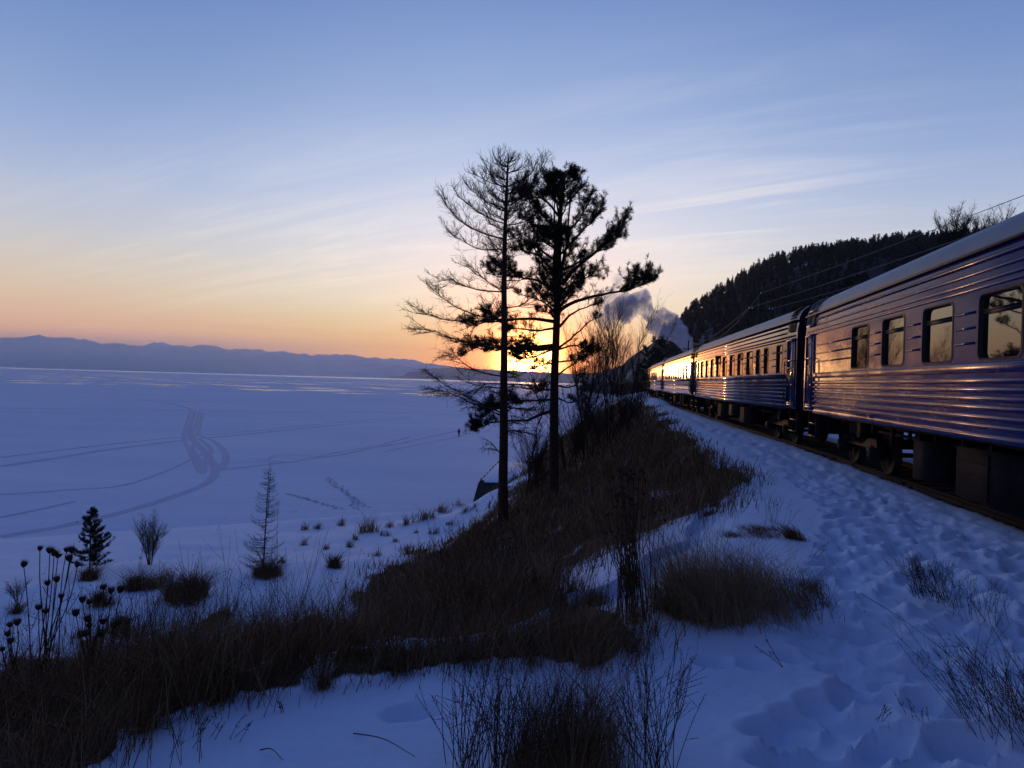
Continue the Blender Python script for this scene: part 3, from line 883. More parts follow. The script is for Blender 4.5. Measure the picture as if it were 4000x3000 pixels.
def window(car, y0, y1, z0_, z1, m_frame, mode, name='window'):
    """a window: deep rubber reveal, pane, bar across the upper third"""
    root_ = None
    lp = rrect(y0, y1, z0_, z1, .11 if y1 - y0 > .8 else .09)
    n = len(lp); g = Geo()
    V = [(-HALF - .012, y, z) for y, z in lp] + [(-HALF + .06, y, z) for y, z in lp]
    cy, cz = (y0 + y1) / 2, (z0_ + z1) / 2
    li = [(cy + (y - cy) * (1 - .05 / (y1 - y0)) , cz + (z - cz) * (1 - .05 / (z1 - z0_))) for y, z in lp]
    lo = [(cy + (y - cy) * (1 + .07 / (y1 - y0)), cz + (z - cz) * (1 + .07 / (z1 - z0_))) for y, z in lp]
    V += [(-HALF + .06, y, z) for y, z in li] + [(-HALF - .004, y, z) for y, z in lo]
    Q = []
    for i in range(n):
        j = (i + 1) % n
        Q += [(i, j, n + j, n + i), (n + i, n + j, 2 * n + j, 2 * n + i), (3 * n + i, 3 * n + j, j, i)]
    g.add(V, Q)
    f = g.obj(name, MT['black'], car)
    p = Geo(); V = [(-HALF + .055, y, z) for y, z in lp]; p.add(V + [(-HALF + .055, cy, cz)], None, [(i, (i + 1) % n, n) for i in range(n)])
    p.obj('pane', MT['glass'], f)
    if mode:
        zb = z0_ + (z1 - z0_) * .70
        b_ = Geo(); b_.box(-HALF + .030, -HALF + .05, y0 + .02, y1 - .02, zb, zb + .055)
        b_.box(-HALF + .022, -HALF + .03, y0 + .02, y1 - .02, zb + .058, zb + .075)
        b_.obj('sliding_bar', MT['black'], f)
    return f


BOT, BELT, SILL, TOPW, GUT = 1.27, 2.30, 2.42, 3.34, 4.05


def carriage(i, wins, style, label, m, m_roof):
    ne, fa, h = CARS[i]
    mid = (ne + fa) / 2 + np.array([math.cos(h), -math.sin(h)]) * HALF
    L = LEN / 2
    car = empty('passenger_carriage', (mid[0], mid[1], 0), -h)
    tag(car, label, 'railway carriage', 'carriages of the blue train')
    # left wall with window openings
    g = Geo(); x = -HALF
    wins = [(a - L, b_ - L) for a, b_ in wins]
    zt = TOPW + .06; zb = SILL - .06
    g.add([(x, -L, BOT), (x, L, BOT), (x, L, zb), (x, -L, zb)], [(0, 1, 2, 3)])
    g.add([(x, -L, zt), (x, L, zt), (x + .015, L, 3.75), (x + .015, -L, 3.75), (x + .055, L, GUT), (x + .055, -L, GUT)], [(0, 1, 2, 3), (3, 2, 4, 5)])
    cuts = [-L]
    for a, b_ in wins:
        A_, B_ = a - .06, b_ + .06
        g.add([(x, cuts[-1], zb), (x, A_, zb), (x, A_, zt), (x, cuts[-1], zt)], [(0, 1, 2, 3)])
        lp = rrect(a, b_, SILL, TOPW, .11 if b_ - a > .8 else .09); n = len(lp); k = n // 4
        oc = [(B_, zb), (B_, zt), (A_, zt), (A_, zb)]
        V = [(x, y, z) for y, z in lp] + [(x, y, z) for y, z in oc]
        T = []; Q = []
        for c in range(4):
            for q in range(k - 1):
                T.append((c * k + q, n + c, c * k + q + 1))
            e = c * k + k - 1; nx_ = (c + 1) % 4
            Q.append((e, n + c, n + nx_, (nx_ * k) % n))
        g.add(V, Q, T); cuts.append(B_)
    g.add([(x, cuts[-1], zb), (x, L, zb), (x, L, zt), (x, cuts[-1], zt)], [(0, 1, 2, 3)])
    # right wall, ends, floor
    g.add([(-x, -L, BOT), (-x, L, BOT), (-x, L, 3.75), (-x, -L, 3.75), (-x - .055, L, GUT), (-x - .055, -L, GUT)], [(1, 0, 3, 2), (2, 3, 5, 4)])
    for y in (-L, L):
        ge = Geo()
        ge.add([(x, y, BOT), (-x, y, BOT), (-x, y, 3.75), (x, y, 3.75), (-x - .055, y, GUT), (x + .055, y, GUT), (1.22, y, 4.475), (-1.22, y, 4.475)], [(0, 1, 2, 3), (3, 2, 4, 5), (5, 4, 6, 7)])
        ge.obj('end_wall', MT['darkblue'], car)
    g.add([(x, -L, BOT), (-x, -L, BOT), (-x, L, BOT), (x, L, BOT)], [(0, 1, 2, 3)])
    g.obj('body', m, car)
    # roof
    g = Geo(); pr = [(-1.515, 4.045), (-1.50, 4.14), (-1.42, 4.32), (-1.22, 4.48), (-.8, 4.58), (0, 4.63), (.8, 4.58), (1.22, 4.48), (1.42, 4.32), (1.50, 4.14), (1.515, 4.045)]
    V = []; ny = 24
    for q in range(ny + 1):
        V += [(px, -L + LEN * q / ny, pz) for px, pz in pr]
    n = len(pr)
    g.add(V, [(q * n + k, q * n + k + 1, (q + 1) * n + k + 1, (q + 1) * n + k) for q in range(ny) for k in range(n - 1)])
    rf = g.obj('roof', m_roof, car, smooth=True)
    g = Geo(); g.box(-1.575, -1.50, -L + .02, L - .02, 4.005, 4.045); g.obj('gutter', MT['black'], car)
    # roof furniture
    for q in range(9 if i < 4 else 4):
        yy = L - 2.5 - q * 2.3; gv = Geo()
        gv.lathe([(.13, 4.56), (.13, 4.64), (.20, 4.65), (.20, 4.70), (.02, 4.74)], (-.55, yy, 0), seg=10)
        if i > 0: gv.obj('roof_vent', MT['steel'] if i > 1 else m_roof, rf)
    if i == 0:   # raised walkway and aerial rods at the far end of the roof
        gw_ = Geo()
        for q in range(26):
            gw_.box(-.80, -.42, L - 8.3 + q * .3, L - 8.3 + q * .3 + .19, 4.605, 4.625 + RNG.uniform(0, .05))
        gw_.box(-.78, -.75, L - 8.4, L - .5, 4.56, 4.605); gw_.box(-.47, -.44, L - 8.4, L - .5, 4.56, 4.605)
        gw_.obj('roof_walkway', MT['black'], rf)
    # ribs: six below the belt, four above the windows
    dn, df = -L + 1.15, L - 1.15
    if style == 'ribbed':
        zs = (1.43, 1.56, 1.70, 1.83, 1.96, 2.09)
        for z in zs:
            half_rib(dn, df, z, .046, .034).obj('side_rib', m, car, smooth=True)
        for z, d in ((3.465, .03), (3.56, .03), (3.70, .03), (3.87, .03)):
            half_rib(dn + (.15 if z > 3.6 else -.9), df - (.15 if z > 3.6 else -.9), z, .030, d, x=-HALF + (.015 if z > 3.6 else .008)).obj('upper_rib', m, car, smooth=True)
        edges = [dn] + [q for w in wins for q in w] + [df]
        for a, b_ in zip(edges[0::2], edges[1::2]):
            if b_ - a > .3:
                for z in (2.66, 2.89, 3.12):
                    half_rib(a + .13, b_ - .13, z, .022, .022).obj('short_rib', m, car, smooth=True)
    else:
        for z in (1.62, 1.93):
            half_rib(dn, df, z, .022, .014).obj('side_rib', m, car, smooth=True)
        for z in (3.48, 3.80):
            half_rib(dn - 1, df + 1, z, .02, .016, x=-HALF + .012).obj('upper_rib', m, car, smooth=True)
    # belt moulding below the windows
    g = Geo(); g.prism([(x, 2.205), (x - .018, 2.215), (x - .030, 2.25), (x - .032, 2.30), (x - .026, 2.345), (x, 2.36)], dn, df); g.obj('belt_moulding', m, car)
    # skirt edge
    g = Geo(); g.box(x - .012, x + .03, dn - .02, df + .02, BOT - .05, BOT + .06); g.obj('sill_beam', m, car)
    for a, b_ in wins:
        window(car, a, b_, SILL, TOPW, None, style == 'ribbed' or i == 2)
    # doors at both ends
    for sgn in (-1, 1):
        e = sgn * L; y0, y1 = sorted((e - sgn * .22, e - sgn * 1.06))
        g = Geo(); g.box(x - .006, x + .05, y0, y1, 1.30, 3.42); d = g.obj('door', m, car)
        gf = Geo()
        for a, b_ in ((y0 - .035, y0), (y1, y1 + .035)):
            gf.box(x - .028, x + .02, a, b_, 1.30, 3.46)
        gf.box(x - .034, x + .02, y0 - .12, y1 + .12, 3.425, 3.465); gf.obj('door_frame', m, d)
        window(d, y0 + .16, y1 - .16, 2.28, 3.20, None, 0, 'door_window')
        gb = Geo()
        for z in (2.55, 2.78):
            gb.box(x - .03, x - .015, y0 + .12, y1 - .12, z, z + .025)
        gb.obj('window_guard_rail', MT['steel'], d)
        gh = Geo(); gh.lathe([(.001, -.05), (.035, -.04), (.035, 0)], (x, y0 + .12 if sgn > 0 else y1 - .12, 2.02), 'x', 8); gh.box(x - .045, x - .03, y0 + .12, y0 + .25, 2.0, 2.03); gh.obj('handle', MT['steel'], d)
        g = Geo(); g.box(x - .02, x + .01, y0 + .02, y1 - .02, 1.36, 1.40); g.box(x - .02, x + .01, y0 + .02, y1 - .02, 1.44, 1.455); g.obj('threshold', MT['steel'], d)
        for yy in (y0 - .10, y1 + .10):
            g = Geo(); g.tubes(np.array([(x, yy, 2.78), (x - .07, yy, 2.74), (x - .075, yy, 2.2), (x - .075, yy, 1.55), (x, yy, 1.5)]), np.full(5, .017), 6); g.obj('handrail', MT['black'], car, smooth=True)
        # louvred opening on the shoulder of the roof above the door
        ga = Geo(); y0g, y1g = sorted((e - sgn * .30, e - sgn * 1.05))
        ga.add([(x - .008, y0g, 3.72), (x - .008, y1g, 3.72), (x + .03, y1g, 4.02), (x + .03, y0g, 4.02), (-1.215, y0g, 4.495), (-1.215, y1g, 4.495), (-1.435, y0g, 4.325), (-1.435, y1g, 4.325)],
               [(0, 1, 2, 3), (3, 2, 7, 6), (6, 7, 5, 4)])
        gr_ = ga.obj('roof_grille', MT['black'], car)
        path = spline([(x - .02, 3.72), (x + .015, 3.98), (-1.45, 4.31), (-1.22, 4.50)], 13)
        if i == 0:
            for yy in (y0g, y1g, y0g + .56):
                g = Geo(); g.tubes(np.c_[path[:, 0] - .012, np.full(13, yy), path[:, 1] + .012], np.full(13, .022), 4); g.obj('grille_frame', MT['steel'], gr_)
            for q in (0, 6):
                g = Geo(); g.box(path[q, 0] - .03, path[q, 0] + .01, y0g, y1g, path[q, 1] - .02, path[q, 1] + .02); g.obj('grille_frame', MT['steel'], gr_)
        elif i < 3:
            for q in range(13):
                g = Geo(); g.box(path[q, 0] - .03, path[q, 0] + .01, y0g + .02, y1g - .02, path[q, 1] - .008, path[q, 1] + .006); g.obj('slat', MT['iron'], gr_)
        # gangway bellows
        g = Geo()
        pr = [(-.78, 1.20), (-.78, 3.45), (-.62, 3.68), (.62, 3.68), (.78, 3.45), (.78, 1.20)]
        for q in range(4):
            yy0 = e + sgn * (.02 + q * .10); k_ = 1.0 if q % 2 == 0 else .94
            y_a, y_b = sorted((yy0, yy0 + sgn * .095))
            g.prism([(px * k_, pz) for px, pz in pr], y_a, y_b)
        g.obj('gangway_bellows', MT['black'], car)
        # boarding steps
        g = Geo(); 
        g.box(x + .10, x + .35, y0 + .02, y1 - .02, .52, .55); g.box(x + .12, x + .35, y0 + .02, y1 - .02, .88, .91)
        g.box(x + .10, x + .35, y0, y0 + .03, .5, 1.27); g.box(x + .10, x + .35, y1 - .03, y1, .5, 1.27)
        s_ = g.obj('boarding_steps', MT['iron'], car)
        g = Geo(); g.box(x + .085, x + .11, y0 + .03, y1 - .03, .545, .565); g.box(x + .105, x + .12, y0 + .03, y1 - .03, .905, .925); g.obj('step_edge', MT['steel'], s_)
        # bogie
        bc = e - sgn * 3.75
        g = Geo(); fr = [(-1.2 - .1, .62), (-1.25, .80), (-.65, .80), (-.35, .62), (.35, .62), (.65, .80), (1.25, .80), (1.3, .62), (.7, .56), (-.7, .56)]
        V = [(xx, bc + a, z) for xx in (-1.12, -.98) for a, z in fr]; n = len(fr)
        g.add(V, [(k, (k + 1) % n, n + (k + 1) % n, n + k) for k in range(n)] + [(k, k + 1, n - 2 - k, n - 1 - k) for k in range(0, 4)] + [(4, 5, 4, 5)][:0])
        g.box(-1.0, 1.0, bc - .18, bc + .18, .55, .75); g.box(-1.1, -.9, bc - .2, bc + .2, .75, 1.2)
        g.box(-1.05, 1.05, bc - 1.25, bc - 1.15, .42, .52); g.box(-1.05, 1.05, bc + 1.15, bc + 1.25, .42, .52)
        bo = g.obj('bogie', MT['iron'], car)
        for w_ in (-1.2, 1.2):
            for xs_ in (-.79, .79):
                g = Geo(); g.lathe([(0, -.07), (.15, -.075), (.16, -.05), (.40, -.05), (.42, -.07), (.475, -.07), (.475, .04), (.50, .045), (.50, .07), (.40, .07), (0, .07)], (xs_, bc + w_, .475), 'x', 20)
                g.obj('wheel', MT['iron'], bo)
            g = Geo(); g.box(-1.22, -.95, bc + w_ - .16, bc + w_ + .16, .34, .62); g.lathe([(0, -.03), (.12, -.03), (.13, 0), (.13, .03)], (-1.22, bc + w_, .475), 'x', 12); g.obj('axle_box', MT['box'], bo)
            for dy in (-.26, .26):
                g = Geo(); a = np.linspace(0, 5 * 2 * PI, 50); g.tubes(np.c_[-1.07 + .07 * np.cos(a), bc + w_ + dy + .07 * np.sin(a), .36 + .30 * a / a[-1]], np.full(50, .017), 4); g.obj('coil_spring', MT['box'], bo, smooth=True)
    # equipment slung under the floor
    for a, b_, z0_, z1, mm in EQUIP[i]:
        g = Geo(); a -= L; b_ -= L
        g.box(-1.36, -.70, a, b_, z0_, z1)
        if b_ - a > 1.2:
            for q in range(1, 4):
                g.box(-1.372, -1.36, a + .03, b_ - .03, z0_ + (z1 - z0_) * q / 4 - .008, z0_ + (z1 - z0_) * q / 4 + .008)
            g.box(-1.385, -1.36, (a + b_) / 2 - .02, (a + b_) / 2 + .02, z0_ + .05, z1 - .05)
        g.box(-1.3, -.8, a + .05, a + .12, z1, 1.24); g.box(-1.3, -.8, b_ - .12, b_ - .05, z1, 1.24)
        g.obj('equipment_box', MT[mm], car)
    g = Geo(); g.box(-.3, .3, -L, L, .95, 1.25); g.box(-.45, .5, -L + 5.4, L - 5.4, .42, 1.2); g.box(-.4, .45, -L + .5, -L + 2.2, .5, 1.2); g.box(-.4, .45, L - 2.2, L - .5, .5, 1.2); g.box(-1.3, 1.3, -L + .4, L - .4, 1.15, 1.262)  # long centre boxes added to fill the open space below with dark
    for q in range(14):
        yy = -L + 5.5 + q * (LEN - 11) / 13 + RNG.uniform(-.3, .3)
        g.box(-1.3, -1.24, yy, yy + .06, .75 + RNG.uniform(0, .3), 1.2)
    g.tubes(np.array([(-1.05, -L + 5, .98), (-1.05, L - 5, .98)]), np.full(2, .04), 6); g.obj('underframe_and_fill', MT['iron'], car)
    for ya, yb in ((L, L + .42), (-L - .42, -L)):
        g = Geo(); g.box(-.16, .16, ya, yb, .88, 1.12); g.obj('coupler', MT['iron'], car)
    return car


far = lambda lst: [(LEN - b_, LEN - a) for a, b_ in lst][::-1]     # distances measured from the far end
EQUIP = {0: [(LEN - 8.6, LEN - 7.75, .30, 1.0, 'box'), (LEN - 11.6, LEN - 9.5, .25, 1.05, 'box'), (6.5, 8.6, .3, 1.0, 'iron')],
         1: [(7.6, 9.5, .35, 1.02, 'box'), (13.2, 15.4, .35, 1.0, 'box'), (10.6, 12.2, .55, 1.05, 'iron')],
         2: [(6.6, 7.2, .45, 1.2, 'box'), (8.4, 9.0, .4, 1.2, 'box'), (12, 14, .5, 1.0, 'iron')], 3: [(9, 11, .5, 1.0, 'iron')], 4: [(9, 11, .5, 1.0, 'iron')]}
W1 = far([(4.5 + 2.02 * k, 5.65 + 2.02 * k) for k in range(9)])
W2 = [(1.76, 2.52), (3.72, 4.36), (5.02, 5.68)] + [(6.32 + 1.9 * k, 7.47 + 1.9 * k) for k in range(8)] + [(21.55, 22.2)]
W3 = [(2.8 + 1.85 * k, 3.9 + 1.85 * k) for k in range(10)]
W4 = [(3.2, 3.9)] + [(8.5 + 1.7 * k, 9.5 + 1.7 * k) for k in range(7)]
W5 = [(3 + 1.9 * k, 4.1 + 1.9 * k) for k in range(9)]
carriage(0, W1, 'ribbed', 'nearest deep blue ribbed carriage with dark trees mirrored in its large windows', MT['blue'], MT['roof'])
carriage(1, W2, 'ribbed', 'ribbed carriage behind the nearest one, shading from blue into orange reflection', MT['blue1'], MT['roof'])
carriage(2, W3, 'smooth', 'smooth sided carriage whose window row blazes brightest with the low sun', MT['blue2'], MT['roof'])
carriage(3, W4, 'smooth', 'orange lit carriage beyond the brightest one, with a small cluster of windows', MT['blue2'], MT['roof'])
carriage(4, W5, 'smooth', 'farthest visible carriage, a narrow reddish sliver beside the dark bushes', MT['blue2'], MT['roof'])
# a small lamp-like box hangs on the second carriage, a stove chimney on the third and fourth
for o in [q for q in bpy.data.objects if q.type == 'EMPTY' and q.name.startswith('passenger_carriage')]:
    if o.name == 'passenger_carriage.001':
        g = Geo(); yy = -LEN / 2 + 14.55
        for dz in (0, .24):
            g.box(-HALF - .12, -HALF + .01, yy - .16, yy + .16, 3.0 + dz, 3.04 + dz)
        g.box(-HALF - .12, -HALF + .01, yy - .16, yy + .16, 3.44, 3.48)
        for dy in (-.16, .12):
            g.box(-HALF - .12, -HALF + .01, yy + dy, yy + dy + .04, 3.0, 3.48)
        g.obj('number_frame', MT['black'], o)
    if o.name in ('passenger_carriage.002', 'passenger_carriage.003'):
        g = Geo(); g.lathe([(.10, 4.55), (.10, 4.86), (.24, 4.88), (.24, 4.96), (.02, 5.06)], (-.55, LEN / 2 - 3.2, 0), seg=12); g.obj('stove_chimney', MT['black'], o)
    if o.name == 'passenger_carriage':
        g = Geo(); a = LEN / 2 - 6.2
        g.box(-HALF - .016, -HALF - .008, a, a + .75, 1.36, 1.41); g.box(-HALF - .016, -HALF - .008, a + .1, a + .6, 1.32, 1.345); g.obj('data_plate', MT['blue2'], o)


# ------------------------------------------------------------------ telegraph poles and wires
def pole(x, y, top, label, arm=2.2):
    zb = -1.0
    r = empty('telegraph_pole', (x, y, zb)); tag(r, label, 'telegraph pole', 'telegraph poles beside the line')
    g = Geo(); g.tubes(np.array([(0, 0, 0), (.02, 0, (top - zb) * .5), (.0, 0, top - zb)]), np.array([.16, .14, .11]), 8); g.obj('pole', MT['wood'], r, smooth=True)
    za = top - zb - 1.45
    g = Geo(); g.box(-arm / 2, arm / 2, -.14, -.05, za, za + .11); a_ = g.obj('crossarm', MT['wood'], r)
    g = Geo()
    for s_ in (-1, 1):
        g.tubes(np.array([(s_ * arm * .36, -.09, za), (0, -.09, za - .75)]), np.full(2, .03), 5)
    g.obj('brace', MT['wood'], r)
    for xx in (-arm * .46, -arm * .34, arm * .34, arm * .46):
        g = Geo(); g.lathe([(.015, 0), (.015, .08), (.05, .09), (.065, .15), (.04, .2), (.0, .22)], (xx, -.1, za + .11), seg=8); g.obj('insulator', MT['insul'], r, smooth=True)
    g = Geo(); g.lathe([(.015, 0), (.015, .06), (.06, .08), (.06, .16), (0, .2)], (0, 0, top - zb), seg=8); g.obj('insulator', MT['insul'], r, smooth=True)
    return np.array([x, y, top + .12]), np.array([x - arm * .46, y - .1, zb + za + .25]), np.array([x + arm * .46, y - .1, zb + za + .25])


pA = P(2972, 1150, 60); pB = P(2690, 1330, 113)
A = pole(pA[0], pA[1], pA[2], 'wooden pole with crossarm and pale insulators standing just behind the carriage roofs')
B = pole(pB[0], pB[1], pB[2], 'smaller more distant wooden pole in front of the steam cloud', 2.0)
C_ = (np.array([20.4, 8, 10.4]), np.array([19.3, 8, 9.2]), np.array([21.4, 8, 9.2]))
pole(20.4, 8, 10.28, 'wooden pole standing close behind the nearest carriage')
for nm, lab, p, q, sag in [('overhead_wire', 'topmost long wire rising across the hill to the upper right corner', A[0], C_[0], .2), ('overhead_wire', 'lower wire from the left end of the near crossarm, skimming the carriage roof', A[1], C_[1], .25),
                           ('overhead_wire', 'wire from the right end of the near crossarm behind the roof edge', A[2], C_[2], .25), ('overhead_wire', 'sagging wire between the two pole tops in front of the wooded hill', A[0], B[0], 2.2),
                           ('overhead_wire', 'straighter wire joining the left ends of the two crossarms', A[1], B[1], .8)]:
    t_ = np.linspace(0, 1, 24)[:, None]; L_ = p + (q - p) * t_ - np.array([0, 0, 1]) * sag * 4 * t_ * (1 - t_)
    g = Geo(); g.tubes(L_, np.full(24, .016), 5); tag(g.obj(nm, MT['wire'], None, p), lab, 'wire', 'wires strung between the poles')


# ------------------------------------------------------------------ trees
def rand_dirs(n):
    return unit(RNG.normal(size=(n, 3)))


def twigs(g, C, R0, spacing, lmin, lmax, up, side, tang, sub, rad, start=.12, tipscale=.55, curl=.25, sides=3, flat=None):
    """twigs along the centre line C; returns their end points and directions"""
    seg = np.linalg.norm(np.diff(C, axis=0), axis=1); tot = seg.sum(); n = max(2, int(tot / spacing))
    f = np.sort(RNG.uniform(start, 1, n)); k = f * (len(C) - 1); i = np.minimum(k.astype(int), len(C) - 2)
    base = C[i] + (C[i + 1] - C[i]) * (k - i)[:, None]
    T = unit(C[i + 1] - C[i]); sd = unit(np.cross(T, np.array([0, 0, 1.0])))
    sg = np.where(RNG.random(n) < .5, -1, 1)[:, None]
    D = unit(T * tang * RNG.uniform(.5, 1.3, (n, 1)) + sd * sg * side * RNG.uniform(.4, 1.2, (n, 1)) + np.array([0, 0, 1.0]) * up * RNG.uniform(.3, 1.3, (n, 1)) + RNG.normal(size=(n, 3)) * .22)
    L = RNG.uniform(lmin, lmax, n) * (1 - (1 - tipscale) * f)
    t = np.linspace(0, 1, 5)[None, :, None]
    bend = np.array([0, 0, 1.0]) * curl * RNG.uniform(.3, 1.4, (n, 1))
    P_ = base[:, None] + D[:, None] * L[:, None, None] * t + bend[:, None] * (L[:, None, None] * t ** 2) + RNG.normal(size=(n, 5, 3)) * .012 * t
    Rr = rad * (1.15 - .75 * t[:, :, 0]) * np.ones((n, 1))
    g.tubes(P_, Rr, sides)
    if sub > 0:
        m = n * sub; j = np.repeat(np.arange(n), sub)
        tt = RNG.uniform(.25, 1, m); kk = tt * 4; ii = np.minimum(kk.astype(int), 3)
        b2 = P_[j, ii] + (P_[j, ii + 1] - P_[j, ii]) * (kk - ii)[:, None]
        D2 = unit(D[j] * .7 + rand_dirs(m) * .8 + np.array([0, 0, 1.0]) * up * .5)
        L2 = L[j] * RNG.uniform(.2, .5, m)
        t2 = np.linspace(0, 1, 3)[None, :, None]
        P2 = b2[:, None] + D2[:, None] * L2[:, None, None] * t2 + bend[j][:, None] * (L2[:, None, None] * t2 ** 2)
        g.tubes(P2, rad * .72 * (1.1 - .6 * t2[:, :, 0]) * np.ones((m, 1)), 3)
        return np.concatenate([P_[:, -1], P2[:, -1]]), np.concatenate([D, D2])
    return P_[:, -1], D


def needles(g, C, D, n, lmin, lmax, w, spread=1.0):
    """tufts of n needles at the points C, leaning along D"""
    N = len(C)
    if N == 0: return
    d = unit(D[:, None] * .75 + RNG.normal(size=(N, n, 3)) * .62 * spread)
    L = RNG.uniform(lmin, lmax, (N, n, 1))
    b0 = C[:, None] - D[:, None] * RNG.uniform(0, .13, (N, n, 1)) + RNG.normal(size=(N, n, 3)) * .012
    sd = unit(np.cross(d, RNG.normal(size=(N, n, 3)))) * w
    mid = b0 + d * L * .45
    V = np.stack([b0, mid + sd, b0 + d * L, mid - sd], 2).reshape(-1, 3)
    g.add(V, np.arange(len(V)).reshape(-1, 4))


c1 = lambda x, y: (1500 + x / 1.8433, 500 + y / 1.8433)        # readings in two enlargements of the photograph
c2 = lambda x, y: (1500 + x / 1.8433, 1300 + y / 1.8433)


def branch_line(pts, D, bow, n=14):
    """photo pixels -> place; the branch leaves the plane of the trunk by bow metres at its tip"""
    q = [P(u, v, D + bow * (i / (len(pts) - 1)) ** 1.1) for i, (u, v) in enumerate(pts)]
    return spline(q, n)


